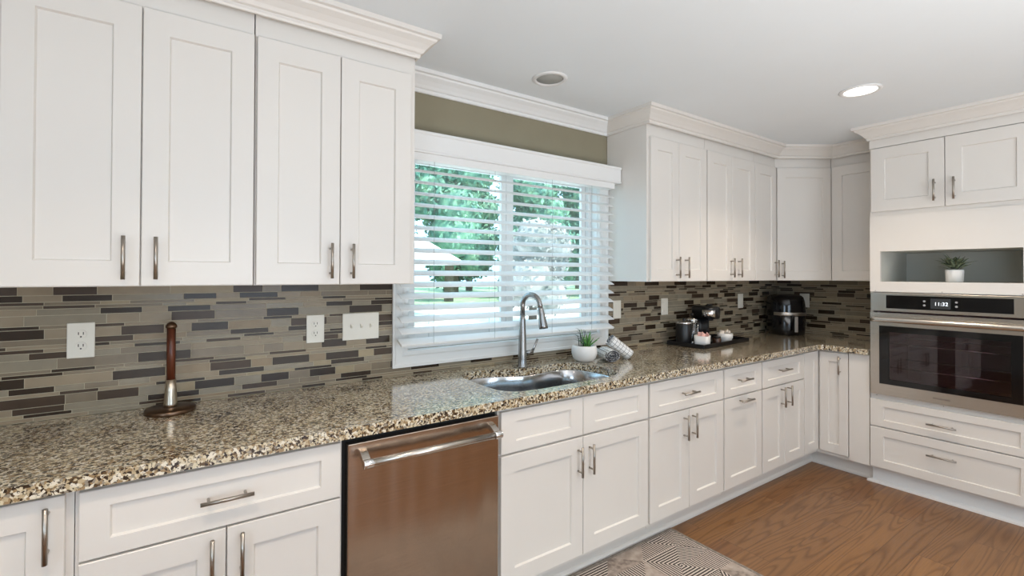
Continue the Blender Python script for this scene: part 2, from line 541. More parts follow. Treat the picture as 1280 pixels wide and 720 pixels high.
casing_piece(m, (cx0, cz1), (cx0, cz0), Vector((1, 0)))
tag(m.build('trim_2', TRIMW), 'white moulded casing around the kitchen window', None, None, 'structure')
m = MB()   # frame: jamb liner and outer frame
j = .012
m.box(WX0, WX0 + j, -.001, .15, WZ0, WZ1); m.box(WX1 - j, WX1, -.001, .15, WZ0, WZ1)
m.box(WX0 + j, WX1 - j, -.001, .15, WZ0, WZ0 + j); m.box(WX0 + j, WX1 - j, -.001, .15, WZ1 - j, WZ1)
def rect_frame(mb, x0, x1, z0, z1, w_, y0, y1):
    mb.box(x0, x0 + w_, y0, y1, z0, z1); mb.box(x1 - w_, x1, y0, y1, z0, z1)
    mb.box(x0 + w_, x1 - w_, y0, y1, z0, z0 + w_); mb.box(x0 + w_, x1 - w_, y0, y1, z1 - w_, z1)
rect_frame(m, WX0 + j, WX1 - j, WZ0 + j, WZ1 - j, .022, .055, .13)
m.box(-3.045, -3.005, .055, .13, WZ0 + j + .02, WZ1 - j - .02)
win = struct('window_1', m, VINYL, 'white framed sliding window behind the blind', bevel=.0015)
for (a, b, y) in ((WX0 + .032, -3.04, .062), (-3.01, WX1 - .032, .085)):
    m = MB(); rect_frame(m, a, b, WZ0 + .032, WZ1 - .032, .036, y, y + .022)
    s_ = m.build('sash', VINYL, win, bevel=.002)
    MB().box(a + .034, b - .034, y + .009, y + .012, WZ0 + .066, WZ1 - .066).build('glass', PANE, s_)
for i, (a, b, ax, c0, c1, top) in enumerate(((-4.9, -2.6, 'y', YB - .1, YB - .04, 2.2), (-4.6, -3.0, 'x', XL - .1, XL - .04, 2.2))):
    m = MB(); z0 = .7 if i == 0 else .9
    for k in range(3):
        c = a + (b - a) * k / 2
        lo, hi = max(a, c - .03), min(b, c + .03)
        if ax == 'y': m.box(lo, hi, c0, c1, z0, top)
        else: m.box(c0, c1, lo, hi, z0, top)
    for z in (z0, top - .06):
        if ax == 'y': m.box(a, b, c0 + .001, c1 - .001, z, z + .06)
        else: m.box(c0 + .001, c1 - .001, a, b, z, z + .06)
    struct('window_%d' % (i + 2), m, VINYL)

# toe kick and shoe moulding
TOE = [(0, 0), (.016, 0), (.016, .012), (.010, .020), (.004, .024), (.004, .108), (0, .108)]
struct('baseboard_back', MB().sweep(TOE, [(-5.35, -.535), (-4.185, -.535)]), WHITE)
struct('baseboard_middle', MB().sweep(TOE, [(-3.565, -.535), (-.60, -.535), (-.60, -.944)]), WHITE, 'white toe kick board under the base cabinets')
struct('baseboard_right', MB().sweep([(o * (1.9 if o > .01 else 1), z) for o, z in TOE], [(-.60, -.946), (-.632, -.946), (-.632, -1.72), (-.02, -1.72)]), TRIMW, 'white toe kick board under the oven tower')

# ------------------------------------------------------------------ mosaic backsplash
random.seed(11)
TILECOLS = [('tile_taupe', srgb(148, 134, 113), .28), ('tile_sage', srgb(142, 133, 116), .22), ('tile_sand', srgb(158, 144, 118), .3),
            ('tile_stone', srgb(146, 130, 108), .35), ('tile_umber', srgb(52, 40, 29), .25), ('tile_cocoa', srgb(70, 55, 42), .3), ('tile_greige', srgb(129, 117, 100), .22)]
TM = [GROUT] + [pmat(n, c, r_, var=.07, scale=22, Specular_IOR_Level=.3) for n, c, r_ in TILECOLS]
ROWH = [.034, .023, .012, .012, .022, .035, .012, .034, .021, .012, .013, .023, .036, .012, .012, .034, .021, .012, .034, .022, .012]
def tile_wall(fr, u0, u1, z0, z1, hole=None):
    m = MB()
    def gr(a, b, c, d): m.fbox(fr, a, b, 0, .005, c, d, 0)
    if hole:
        hx0, hx1, hz = hole
        gr(u0, hx0, z0, z1); gr(hx1, u1, z0, z1); gr(hx0, hx1, z0, hz)
    else: gr(u0, u1, z0, z1)
    z = z1; i = 0; G = .0024
    while z - .006 > z0:
        h = min(ROWH[i % len(ROWH)], z - z0 - .001); i += 1
        thin = h < .016
        x = u0 + random.uniform(-.1, 0); dark = random.random() < .4
        while x < u1:
            if dark: L = random.uniform(.11, .17) if not thin else random.uniform(.10, .16)
            else: L = random.uniform(.07, .10) if random.random() < (.6 if not thin else .25) else random.uniform(.14, .25)
            c = random.choice((5, 5, 6)) if dark else random.choices((1, 2, 3, 4, 7), (6, 5, 1.5, 1.5, 4))[0]
            a, b = max(x, u0) + G / 2, min(x + L, u1) - G / 2
            spans = [(a, b)]
            if hole and z - h / 2 > hz - .004:
                spans = [(a, min(b, hx0)), (max(a, hx1), b)]
            for p, q in spans:
                if q - p > .006:
                    m.fbox(fr, p, q, .005, .0068, z - h + G / 2, z - G / 2, c)
            x += L
            dark = (not dark) and random.random() < (.62 if h > .03 else .5)
        z -= h
    return m
bs = tile_wall(frame((0, -.0008, 0), (1, 0, 0), (0, -1, 0)), -5.35, -.001, .9145, 1.376, (-3.74, -2.30, .99)).build('backsplash', TM)
tag(bs, 'brown and grey strip mosaic tile backsplash running along the window wall', 'backsplash')
bs = tile_wall(frame((-.0008, 0, 0), (0, -1, 0), (-1, 0, 0)), .009, .9445, .9145, 1.376).build('backsplash', TM)
tag(bs, 'short strip mosaic tile backsplash beside the oven tower', 'backsplash')

# ------------------------------------------------------------------ base cabinets
BZ0, BZS, BZ1 = .133, .679, .858
def base_cab(label, u0, u1, fr=BASE_F, depth=.60):
    p = fr((u0 + u1) / 2, 0, .109)
    t = thing('base_cabinet', label, 'cabinet', p)
    carcass(fr, u0, u1, .109, .874, depth, top=False).build('body', WHITE, t)
    return t
t = base_cab('white base cabinet with a full height door at the near end of the counter', -5.33, -4.862)
door(t, BASE_F, -5.325, -5.075, BZ0, .864); door(t, BASE_F, -5.07, -4.876, BZ0, .864, -4.909, .781)
t = base_cab('white base cabinet with one wide drawer over two doors, left of the dishwasher', -4.86, -4.186)
door(t, BASE_F, -4.853, -4.192, BZS + .003, BZ1 + .004, -4.522, .772, False, 'drawer', .062, .045)
door(t, BASE_F, -4.853, -4.5225, BZ0, BZS, -4.560, .598); door(t, BASE_F, -4.5225, -4.192, BZ0, BZS, -4.484, .598)
t = base_cab('white sink base cabinet with two plain false drawer fronts over two doors', -3.556, -2.626)
for a, b, h in ((-3.55, -3.09, -3.124), (-3.09, -2.63, -3.052)):
    door(t, BASE_F, a, b, BZS + .003, BZ1, name='drawer_front', rail=.075, railz=.045)
    door(t, BASE_F, a, b, BZ0, BZS - .003, h, .572)
t = base_cab('white base cabinet with a wide drawer over two doors, right of the sink cabinet', -2.622, -1.941)
door(t, BASE_F, -2.618, -1.945, BZS + .003, BZ1, -2.296, .772, False, 'drawer', .07, .045)
door(t, BASE_F, -2.618, -2.2815, BZ0, BZS, -2.332, .588); door(t, BASE_F, -2.2815, -1.945, BZ0, BZS, -2.255, .588)
t = base_cab('narrow white base cabinet with a drawer above a pull-out door with horizontal handle', -1.937, -1.501)
door(t, BASE_F, -1.933, -1.505, BZS + .003, BZ1, -1.735, .777, False, 'drawer', .065, .045)
door(t, BASE_F, -1.933, -1.505, BZ0, BZS, -1.72, .648, False, 'door', .065)
t = base_cab('white base cabinet with a small drawer over two doors beside the corner', -1.497, -.915)
door(t, BASE_F, -1.493, -.92, BZS + .003, BZ1, -1.232, .782, False, 'drawer', .065, .045)
door(t, BASE_F, -1.493, -1.2065, BZ0, BZS, -1.256, .602, rail=.065); door(t, BASE_F, -1.2065, -.92, BZ0, BZS, -1.165, .602, rail=.065)
# corner (lazy susan) cabinet: two narrow doors meeting in the inner corner, plus filler
t = thing('corner_cabinet', 'white corner base cabinet whose two narrow doors meet at the inner corner', 'cabinet', (-.45, -.4, .109))
m = MB(); m.box(-.912, -.678, -.61, -.012, .109, .874); m.box(-.676, -.012, -.942, -.012, .109, .874)
m.build('body', WHITE, t)
door(t, BASE_F, -.912, -.698, BZ0, .864, rail=.055, railz=.065)
door(t, RB_F, .634, .818, BZ0, .864, .770, .777, rail=.055, railz=.065, hl=.13)
MB().fbox(RB_F, .822, .942, .0, .018, .115, .870).build('filler_panel', WHITE, t, bevel=.001)

# ------------------------------------------------------------------ countertop with sink cut-out
def catmull(P, k=6):
    n = len(P); out = []
    for i in range(n):
        p0, p1, p2, p3 = (Vector(P[(i + q) % n]) for q in (-1, 0, 1, 2))
        for s_ in range(k):
            t_ = s_ / k
            out.append(.5 * ((2 * p1) + (-p0 + p2) * t_ + (2 * p0 - 5 * p1 + 4 * p2 - p3) * t_ ** 2 + (-p0 + 3 * p1 - 3 * p2 + p3) * t_ ** 3))
    return out
SINK = catmull([(-3.487, -.30), (-3.478, -.19), (-3.435, -.128), (-3.35, -.104), (-3.26, -.117), (-3.17, -.158), (-3.08, -.190), (-2.97, -.186), (-2.87, -.172), (-2.79, -.186),
                (-2.735, -.25), (-2.712, -.35), (-2.72, -.45), (-2.76, -.535), (-2.84, -.572), (-2.95, -.580), (-3.14, -.583), (-3.32, -.585), (-3.42, -.568), (-3.472, -.515), (-3.487, -.42)])
cr = .035
inner = [(-.722 - cr + cr * math.cos(a), -.655 - cr + cr * math.sin(a)) for a in [R(x) for x in (0, 22, 45, 68, 90)]]
OUT = [(-5.345, -.0005), (-.0005, -.0005), (-.0005, -.9435), (-.722, -.9435)] + inner + [(-5.345, -.655)]
bm = bmesh.new()
def loop(pts, z):
    vs = [bm.verts.new((p[0], p[1], z)) for p in pts]
    return [bm.edges.new((vs[i], vs[(i + 1) % len(vs)])) for i in range(len(vs))]
e = loop(OUT, .9135) + loop(SINK, .9135)
bmesh.ops.triangle_fill(bm, use_beauty=True, use_dissolve=False, edges=e)
res = bmesh.ops.extrude_face_region(bm, geom=bm.faces[:])
for v in [g for g in res['geom'] if isinstance(g, bmesh.types.BMVert)]:
    v.co.z = .876
bmesh.ops.recalc_face_normals(bm, faces=bm.faces)
me = bpy.data.meshes.new('countertop'); bm.to_mesh(me); bm.free()
me.materials.append(GRANITE)
ct = bpy.data.objects.new('countertop', me); COL.objects.link(ct)
b_ = ct.modifiers.new('bevel', 'BEVEL'); b_.width = .005; b_.segments = 3; b_.limit_method = 'ANGLE'; b_.angle_limit = R(60)
tag(ct, 'polished speckled granite countertop in an L shape with a sink cut-out', 'countertop')

# sink basin
t = thing('sink', 'stainless steel undermount sink bowl set into the granite counter', 'sink', (-3.1, -.36, .70))
cen = Vector((-3.1, -.36))
m = MB(); rings = []
for sc_, z in ((1.03, .8755), (1.0, .8755), (.985, .87), (.975, .80), (.965, .72), (.95, .69), (.90, .675), (.5, .67), (.12, .666)):
    rings.append([((cen + (p - cen) * sc_).x, (cen + (p - cen) * sc_).y, z) for p in SINK])
q = len(SINK)
m.add([p for r_ in rings for p in r_], [(i * q + k, i * q + (k + 1) % q, (i + 1) * q + (k + 1) % q, (i + 1) * q + k) for i in range(len(rings) - 1) for k in range(q)], 0, True)
m.build('bowl', SINKM, t)
MB().lathe([(.0001, .666), (.04, .666), (.052, .6675), (.055, .671), (.048, .671), (.04, .667), (.0001, .668)], (-3.1, -.36, 0), 32).build('drain', CHROME, t)

# faucet
t = thing('faucet', 'tall brushed steel gooseneck faucet behind the sink', 'faucet', (-3.080, -.150, .914))
X, Y = -3.080, -.150
MB().lathe([(.0285, .914), (.0285, .920), (.0255, .926), (.0235, .96), (.0205, 1.06), (.0165, 1.17), (.0150, 1.20), (.0001, 1.20)], (X, Y, 0), 32).build('body', FAUCETM, t)
rr = .060; pts = [(X, Y, 1.18), (X, Y, 1.252)]
for k in range(1, 13):
    a = PI * k / 12 * .93
    pts.append((X + .012 * (1 - math.cos(a)), Y - rr * (1 - math.cos(a)), 1.252 + rr * math.sin(a)))
pts.append((pts[-1][0] + .002, pts[-1][1] - .006, pts[-1][2] - .03))
MB().tube(pts, .0135, 18).build('spout', FAUCETM, t)
p = Vector(pts[-1])
MB().tube([p + Vector((0, .001, .01)), p + Vector((0, 0, 0)), p + Vector((.002, -.006, -.03)), p + Vector((.006, -.014, -.085)), p + Vector((.007, -.016, -.100))], [.0145, .0165, .0175, .0235, .0240], 20).build('spray_head', FAUCETM, t)
lv = MB().tube([(X + .018, Y - .004, .992), (X + .06, Y - .014, .996)], .0125, 16).build('lever_base', FAUCETM, t)
MB().tube([(X + .056, Y - .013, .994), (X + .070, Y - .016, 1.02), (X + .088, Y - .022, 1.065)], [.009, .007, .0065], 12, sx=.6).build('lever', FAUCETM, t)

# ------------------------------------------------------------------ dishwasher
t = thing('dishwasher', 'stainless steel dishwasher with a round bar handle under the counter', 'dishwasher', (-3.87, -.35, .0))
MB().box(-4.183, -3.56, -.60, -.02, .103, .875).build('tub', BLACKM, t)
MB().box(-4.172, -3.567, -.637, -.602, .105, .851).build('door', STEEL, t, bevel=.003)
MB().box(-4.16, -3.575, -.50, -.535, .0, .103).build('kick_plate', BLACKM, t)
m = MB(); zb = .798
m.tube([(-4.128, -.697, zb), (-3.606, -.697, zb)], .0125, 20)
hd = m.build('handle', OVENSTEEL, t)
for a, s_ in ((-4.128, 1), (-3.606, -1)):
    MB().tube([(a - .012 * s_, -.697, zb), (a + .02 * s_, -.697, zb)], .0150, 20).build('end_cap', CHROME, hd, bevel=.002)
    m = MB(); x0, x1 = (a - .010, a + .016) if s_ == 1 else (a - .016, a + .010)
    prof = [(-.636, .832), (-.660, .826), (-.684, .812), (-.698, .800), (-.700, .786), (-.690, .784), (-.672, .796), (-.650, .806), (-.636, .808)]
    n_ = len(prof)
    m.add([(x, p[0], p[1]) for x in (x0, x1) for p in prof], [(k, (k + 1) % n_, n_ + (k + 1) % n_, n_ + k) for k in range(n_)] + [tuple(reversed(range(n_))), tuple(range(n_, 2 * n_))])
    m.build('bracket', OVENSTEEL, hd, bevel=.001)

# ------------------------------------------------------------------ upper cabinets
UZ0, UZD, UZT = 1.378, 2.274, 2.350
def up_cab(label, u0, u1, fr=UP_F, depth=.322, zt=2.36):
    t = thing('wall_cabinet', label, 'cabinet', fr((u0 + u1) / 2, -depth / 2, UZ0))
    carcass(fr, u0, u1, UZ0, zt, depth).build('body', WHITE, t)
    return t
t = up_cab('tall white two-door wall cabinet at the near end of the run', -5.12, -4.424)
door(t, UP_F, -5.068, -4.7455, UZ0, UZD, -4.787, 1.468, railz=.078); door(t, UP_F, -4.7455, -4.423, UZ0, UZD, -4.705, 1.468, railz=.078)
t = up_cab('tall white two-door wall cabinet beside the window, under the crown corner', -4.420, -3.80)
door(t, UP_F, -4.417, -4.12, UZ0, UZD, -4.158, 1.470, railz=.078); door(t, UP_F, -4.12, -3.822, UZ0, UZD, -4.076, 1.470, railz=.078)
t = up_cab('white two-door wall cabinet just right of the window with a bare side panel', -2.264, -1.658)
door(t, UP_F, -2.248, -1.966, UZ0, UZD, -1.998, 1.468, rail=.065, railz=.075); door(t, UP_F, -1.966, -1.662, UZ0, UZD, -1.905, 1.468, rail=.065, railz=.075)
t = up_cab('white two-door wall cabinet above the coffee maker', -1.654, -1.03)
door(t, UP_F, -1.650, -1.345, UZ0, UZD, -1.372, 1.472, rail=.065, railz=.075); door(t, UP_F, -1.345, -1.036, UZ0, UZD, -1.275, 1.472, rail=.065, railz=.075)
t = up_cab('narrow one-door white wall cabinet next to the angled corner cabinet', -1.026, -.702)
door(t, UP_F, -1.030, -.718, UZ0, UZD, -.745, 1.472, rail=.065, railz=.075)
# diagonal corner
A = Vector((-.700, -.325, 0)); B = Vector((-.325, -.572, 0)); L = (B - A).length
ud = (B - A).normalized(); nd = Vector((ud.y, -ud.x, 0))
DG_F = frame(A, ud, nd)
t = thing('corner_wall_cabinet', 'white one-door wall cabinet set diagonally across the corner above the air fryer', 'cabinet', (-.3, -.3, UZ0))
pl = [(-.699, -.003), (-.003, -.003), (-.003, -.571), (-.326, -.571), (-.699, -.326)]
m = MB(); m.add([(x, y, z) for z in (UZ0, 2.36) for x, y in pl], [(4, 3, 2, 1, 0), (5, 6, 7, 8, 9)] + [(k, (k + 1) % 5, 5 + (k + 1) % 5, 5 + k) for k in range(5)])
m.build('body', WHITE, t)
door(t, DG_F, .006, L - .010, UZ0, UZD, .045, 1.466, rail=.065, railz=.075)
t = up_cab('white one-door wall cabinet squeezed between corner and oven tower', .574, .942, RU_F)
door(t, RU_F, .582, .905, UZ0, UZD + .006, .868, 1.468, rail=.07, railz=.075)

m = MB().sweep(CROWN, [(-5.115, -.345), (-3.80, -.345), (-3.80, -.092)])
tag(m.build('crown_moulding', WHITE), 'wide white crown moulding capping the cabinets at the near end', 'moulding')
Ad = DG_F(0, .02, 0); Bd = DG_F(L, .02, 0)
m = MB().sweep(CROWN, [(-2.266, -.0005), (-2.266, -.345), (-.706, -.345), (-.345, -.584), (-.345, -.86)])
tag(m.build('crown_moulding', WHITE), 'white crown moulding bending round the corner cabinets beyond the window', 'moulding')
# ------------------------------------------------------------------ oven tower
TY0, TY1 = .946, 1.722       # in -y
t = thing('oven_tower', 'tall white built-in oven cabinet with open niche, upper doors and lower drawers', 'cabinet', (-.34, -1.33, .109))
m = MB(); fr = TW_F
m.fbox(fr, TY0, TY0 + .018, -.675, 0, .109, 2.36); m.fbox(fr, TY1 - .018, TY1, -.675, 0, .109, 2.36)
m.fbox(fr, TY0 + .018, TY1 - .018, -.675, -.66, .109, 2.36)
for a, b in ((.109, .13), (.598, .616), (1.308, 1.326), (1.84, 1.858), (2.34, 2.36)): m.fbox(fr, TY0 + .018, TY1 - .018, -.66, 0, a, b)
m.fbox(fr, TY0 + .018, TY1 - .018, -.02, 0, 1.80, 1.84); m.fbox(fr, TY0 + .018, TY1 - .018, -.02, 0, 1.858, 2.34); m.fbox(fr, TY0 + .018, TY1 - .018, -.02, 0, .13, .598)
m.fbox(fr, TY0, TY1, 0, .012, 2.29, 2.36)
m.build('body', WHITE, t)
N0, N1, NZ0, NZ1 = 1.008, 1.664, 1.380, 1.583
m = MB()      # proud panel with the niche opening
for a, b, c, d in ((TY0 + .004, N0, 1.312, 1.823), (N1, TY1 - .004, 1.312, 1.823), (N0, N1, 1.312, NZ0), (N0, N1, NZ1, 1.823)):
    m.fbox(fr, a, b, 0, .02, c, d)
m.build('niche_panel', WHITE, t)
m = MB()
m.fbox(fr, N0 - .012, N0, -.49, .0, NZ0 - .012, NZ1 + .012); m.fbox(fr, N1, N1 + .012, -.49, .0, NZ0 - .012, NZ1 + .012)
m.fbox(fr, N0, N1, -.49, .0, NZ0 - .012, NZ0); m.fbox(fr, N0, N1, -.49, .0, NZ1, NZ1 + .012)
m.fbox(fr, N0 - .012, N1 + .012, -.50, -.49, NZ0 - .012, NZ1 + .012)
m.build('niche', NICHE, t)['label'] = 'grey green open niche'
ym = 1.335
door(t, fr, TY0 + .008, ym, 1.852, 2.286, ym - .046, 1.958, rail=.075); door(t, fr, ym, TY1 - .004, 1.852, 2.286, ym + .046, 1.958, rail=.075)
door(t, fr, TY0, TY1, .400, .585, 1.318, .487, False, 'drawer', .072, .045, hl=.14)
door(t, fr, TY0, TY1, .122, .396, 1.318, .292, False, 'drawer', .072, .055, hl=.14)
for a in (.98, 1.32, 1.66):
    for z in (1.318, .608):
        m = MB(); m.tube([fr(a, .0 if z < 1 else .019, z), fr(a, .0015 if z < 1 else .0215, z)], .003, 10); m.build('screw', NICKEL, t)
m = MB().sweep(CROWN, [(-.40, -TY0 - 0.001), (-.70, -TY0 - 0.001), (-.70, -TY1), (-.08, -TY1)])
tag(m.build('crown_moulding', WHITE), 'white crown moulding around the top of the oven tower', 'moulding')

# ------------------------------------------------------------------ wall oven
OY0, OY1 = .955, 1.713
t = thing('wall_oven', 'stainless steel built-in wall oven with black glass door and bar handle', 'oven', (-.4, -1.33, .618))
m = MB()
m.fbox(fr, OY0 + .03, OY0 + .04, -.56, -.001, .635, 1.295); m.fbox(fr, OY1 - .04, OY1 - .03, -.56, -.001, .635, 1.295)
m.fbox(fr, OY0 + .04, OY1 - .04, -.56, -.001, .635, .645); m.fbox(fr, OY0 + .04, OY1 - .04, -.56, -.001, 1.18, 1.295)
m.fbox(fr, OY0 + .03, OY1 - .03, -.57, -.56, .635, 1.295)
m.build('cavity', pmat('enamel_reflection_tint', (.34, .25, .28, 1), .45, var=.15, scale=8), t)  # purplish cavity colour imitates the reflection in the oven door
for z in (.80, .96):
    m = MB(); y0, y1 = OY0 + .042, OY1 - .042
    m.tube([fr(y0, -.05, z), fr(y1, -.05, z)], .004, 8); m.tube([fr(y0, -.5, z), fr(y1, -.5, z)], .004, 8)
    k = y0 + .02
    while k < y1:
        m.tube([fr(k, -.5, z), fr(k, -.05, z)], .0018, 6, cap=False); k += .045
    m.build('rack', CHROME, t)
cp = MB().fbox(fr, OY0, OY1, .002, .030, 1.182, 1.306).build('control_panel', OVENSTEEL, t, bevel=.003)
MB().fbox(fr, 1.042, 1.628, .029, .0315, 1.203, 1.290).build('control_glass', BLACKG, cp)
MB().fbox(fr, 1.268, 1.362, .0315, .0320, 1.213, 1.277).build('display', SCREEN, cp)
def text_mesh(body, size, name, mat, parent, O, ux, nz_, ext=.0004, sx=1):
    cu = bpy.data.curves.new(name, 'FONT'); cu.body = body; cu.size = size; cu.extrude = ext
    cu.align_x = 'CENTER'; cu.align_y = 'CENTER'
    tmp = bpy.data.objects.new(name + '_tmp', cu); COL.objects.link(tmp)
    dg = bpy.context.evaluated_depsgraph_get()
    me_ = bpy.data.meshes.new_from_object(tmp.evaluated_get(dg))
    bpy.data.objects.remove(tmp)
    ux = Vector(ux); n_ = Vector(nz_); uy = n_.cross(ux)
    M_ = Matrix(((ux.x, uy.x, n_.x, O[0]), (ux.y, uy.y, n_.y, O[1]), (ux.z, uy.z, n_.z, O[2]), (0, 0, 0, 1)))
    off = Vector((0, 0, 0)); q_ = parent
    while q_: off += q_.location; q_ = q_.parent
    me_.transform(Matrix.Diagonal((sx, 1, 1, 1))); me_.transform(Matrix.Translation(-off) @ M_)
    me_.materials.clear(); me_.materials.append(mat)
    o = bpy.data.objects.new(name, me_); COL.objects.link(o); o.parent = parent
    return o
text_mesh('11:32', .030, 'clock_digits', DIGIT, cp, fr(1.318, .0326, 1.243), (0, -1, 0), (-1, 0, 0))
for a, z in ((1.238, 1.258), (1.238, 1.232), (1.388, 1.258), (1.388, 1.232)):
    m = MB(); m.tube([fr(a, .0312, z), fr(a, .0320, z)], .0065, 16)
    m.build('touch_button', pmat('icon_grey', (.35, .35, .36, 1), .5), cp)
m = MB(); DZ0, DZ1 = .622, 1.172; W0, W1, V0, V1 = 1.004, 1.664, .695, 1.085
for a, b, c, d in ((OY0, W0, DZ0, DZ1), (W1, OY1, DZ0, DZ1), (W0, W1, DZ0, V0), (W0, W1, V1, DZ1)): m.fbox(fr, a, b, .002, .034, c, d)
dr = m.build('door', OVENSTEEL, t)
m = MB(); g0, g1, h0, h1 = 1.055, 1.616, .728, 1.045
for a, b, c, d in ((W0, g0, V0, V1), (g1, W1, V0, V1), (g0, g1, V0, h0), (g0, g1, h1, V1)): m.fbox(fr, a, b, .012, .0335, c, d)
m.build('black_glass_surround', BLACKG, dr)
MB().fbox(fr, g0, g1, .024, .030, h0, h1).build('viewing_window', SMOKE, dr)
m = MB(); hp = [fr(OY0 + .015 + (OY1 - OY0 - .03) * k / 24, .075 + .010 * math.sin(PI * k / 24), 1.128) for k in range(25)]
m.tube(hp, .0165, 18, sx=.75)
hn = m.build('handle', OVENSTEEL, dr)
for a in (OY0 + .045, OY1 - .045):
    m = MB(); m.fbox(fr, a - .012, a + .012, .033, .074, 1.118, 1.138); m.build('handle_post', OVENSTEEL, dr, bevel=.003)
text_mesh('FRIGIDAIRE', .0135, 'nameplate', pmat('engraved_grey', (.10, .07, .06, 1), .5), dr, fr(1.318, .0346, .655), (0, -1, 0), (-1, 0, 0), sx=1.15)

# ------------------------------------------------------------------ blind
t = thing('window_blind', 'white horizontal slat blind with valance hanging over the window', 'blind', (-3.02, -.09, 2.06))
m = MB(); V = [(-.028, 2.008), (-.132, 2.008), (-.134, 2.014), (-.130, 2.02), (-.130, 2.094), (-.136, 2.100), (-.136, 2.110), (-.028, 2.110)]
n_ = len(V)
m.add([(x, p[0], p[1]) for x in (-3.775, -2.272) for p in V], [(k, (k + 1) % n_, n_ + (k + 1) % n_, n_ + k) for k in range(n_)] + [tuple(reversed(range(n_))), tuple(range(n_, 2 * n_))])
m.build('valance', BLINDM, t)
MB().box(-3.765, -2.318, -.118, -.060, 1.972, 2.008).build('head_rail', BLINDM, t)
yc, wd, tl = -.089, .0295, R(24)
slat_tmpl = None
nS = 15; z_lo = 1.146; dz = .0557
for k in range(nS):
    zc = z_lo + k * dz
    m = MB(); top = []; bot = []
    for i in range(5):
        s_ = -1 + i * .5
        cv = .003 * (1 - s_ * s_)
        y = yc + s_ * wd * math.cos(tl); z = s_ * wd * math.sin(tl) + cv
        top.append((y, z + .0013)); bot.append((y, z - .0013))
    loop_ = top + bot[::-1]; q = len(loop_)
    if slat_tmpl is None:
        m.add([(x, p[0], p[1] + zc) for x in (-3.768, -2.318) for p in loop_], [(i, (i + 1) % q, q + (i + 1) % q, q + i) for i in range(q)] + [tuple(reversed(range(q))), tuple(range(q, 2 * q))])
        slat_tmpl = m.build('slat', BLINDM, t)
    else:
        c = slat_tmpl.copy(); COL.objects.link(c); c.parent = t; c.location = (0, 0, k * dz)
m = MB()
cy, sy = math.cos(tl), math.sin(tl)
def rot_box(mb, x0, x1, hw, th, zc):
    P = []
    for x in (x0, x1):
        for a, b in ((-hw, -th), (hw, -th), (hw, th), (-hw, th)):
            P.append((x, yc + a * cy - b * sy, zc + a * sy + b * cy))
    mb.add(P, [(0, 1, 2, 3), (7, 6, 5, 4), (0, 4, 5, 1), (1, 5, 6, 2), (2, 6, 7, 3), (3, 7, 4, 0)])
rot_box(m, -3.768, -2.318, .029, .0065, 1.090)
m.build('bottom_rail', BLINDM, t, bevel=.002)
for x in (-3.60, -3.24, -2.84, -2.52):
    m = MB()
    for y, z0 in ((yc - wd * cy - .001, 1.08), (yc + wd * cy + .001, 1.10)):
        m.tube([(x, y, z0), (x, y, 1.975)], .0009, 5)
    m.build('ladder_cord', CORD, t)

# ------------------------------------------------------------------ outlets and switches
WB = frame((0, -.0077, 0), (1, 0, 0), (0, -1, 0)); WR = frame((-.0077, 0, 0), (0, -1, 0), (-1, 0, 0))
def plate(fr, u, z, w_, h, label, kind, cat='outlet'):
    t = thing('wall_switch' if kind != 'outlet' else 'power_outlet', label, cat, fr(u, 0, z))
    MB().fbox(fr, u - w_ / 2, u + w_ / 2, 0, .006, z - h / 2, z + h / 2).build('cover_plate', PLATE, t, bevel=.002)
    if kind == 'outlet':
        for s_ in (-.021, .021):
            m = MB(); m.tube([fr(u, .005, z + s_), fr(u, .0085, z + s_)], .0165, 24)
            r_ = m.build('receptacle', PLATE, t, bevel=.0006)
            m = MB()
            for a in (-.0065, .0065): m.fbox(fr, u + a - .0013, u + a + .0013, .0083, .0088, z + s_ - .001, z + s_ + .0085)
            m.tube([fr(u, .0083, z + s_ - .008), fr(u, .0088, z + s_ - .008)], .0028, 10)
            m.build('slots', SLOT, r_)
    elif kind == 'triple':
        for a in (-.046, 0, .046):
            MB().fbox(fr, u + a - .005, u + a + .005, .006, .0065, z - .012, z + .012).build('switch_slot', SLOT if 0 else PLATE, t)
            m = MB(); P = [fr(u + a + i * .0042, d, z + zz) for i in (-1, 1) for d, zz in ((.0055, -.009), (.0055, .008), (.016, .012), (.017, .003))]
            m.add(P, [(0, 1, 2, 3), (7, 6, 5, 4), (0, 4, 5, 1), (1, 5, 6, 2), (2, 6, 7, 3), (3, 7, 4, 0)])
            m.build('toggle', PLATE, t)
    elif kind == 'rocker':
        MB().fbox(fr, u - .0165, u + .0165, .005, .0085, z - .033, z + .033).build('rocker', PLATE, t, bevel=.001)
    return t
plate(WB, -4.928, 1.182, .076, .124, 'ivory duplex outlet on the tiles left of the paper towel holder', 'outlet')
plate(WB, -4.133, 1.174, .076, .124, 'ivory duplex outlet on the tiles next to the triple switch', 'outlet')
plate(WB, -3.927, 1.174, .172, .124, 'wide ivory switch plate with three toggles beside the window', 'triple', 'switch')
plate(WB, -2.175, 1.185, .074, .122, 'plain white wall plate partly behind the end of the blind', 'rocker', 'switch')
plate(WB, -1.667, 1.187, .076, .122, 'white wall plate on the tiles left of the coffee maker', 'rocker', 'switch')
plate(WB, -.637, 1.199, .076, .122, 'white wall plate on the tiles left of the air fryer', 'rocker', 'switch')
plate(WR, .245, 1.197, .078, .122, 'white wall plate on the tiles right of the air fryer', 'rocker', 'switch')

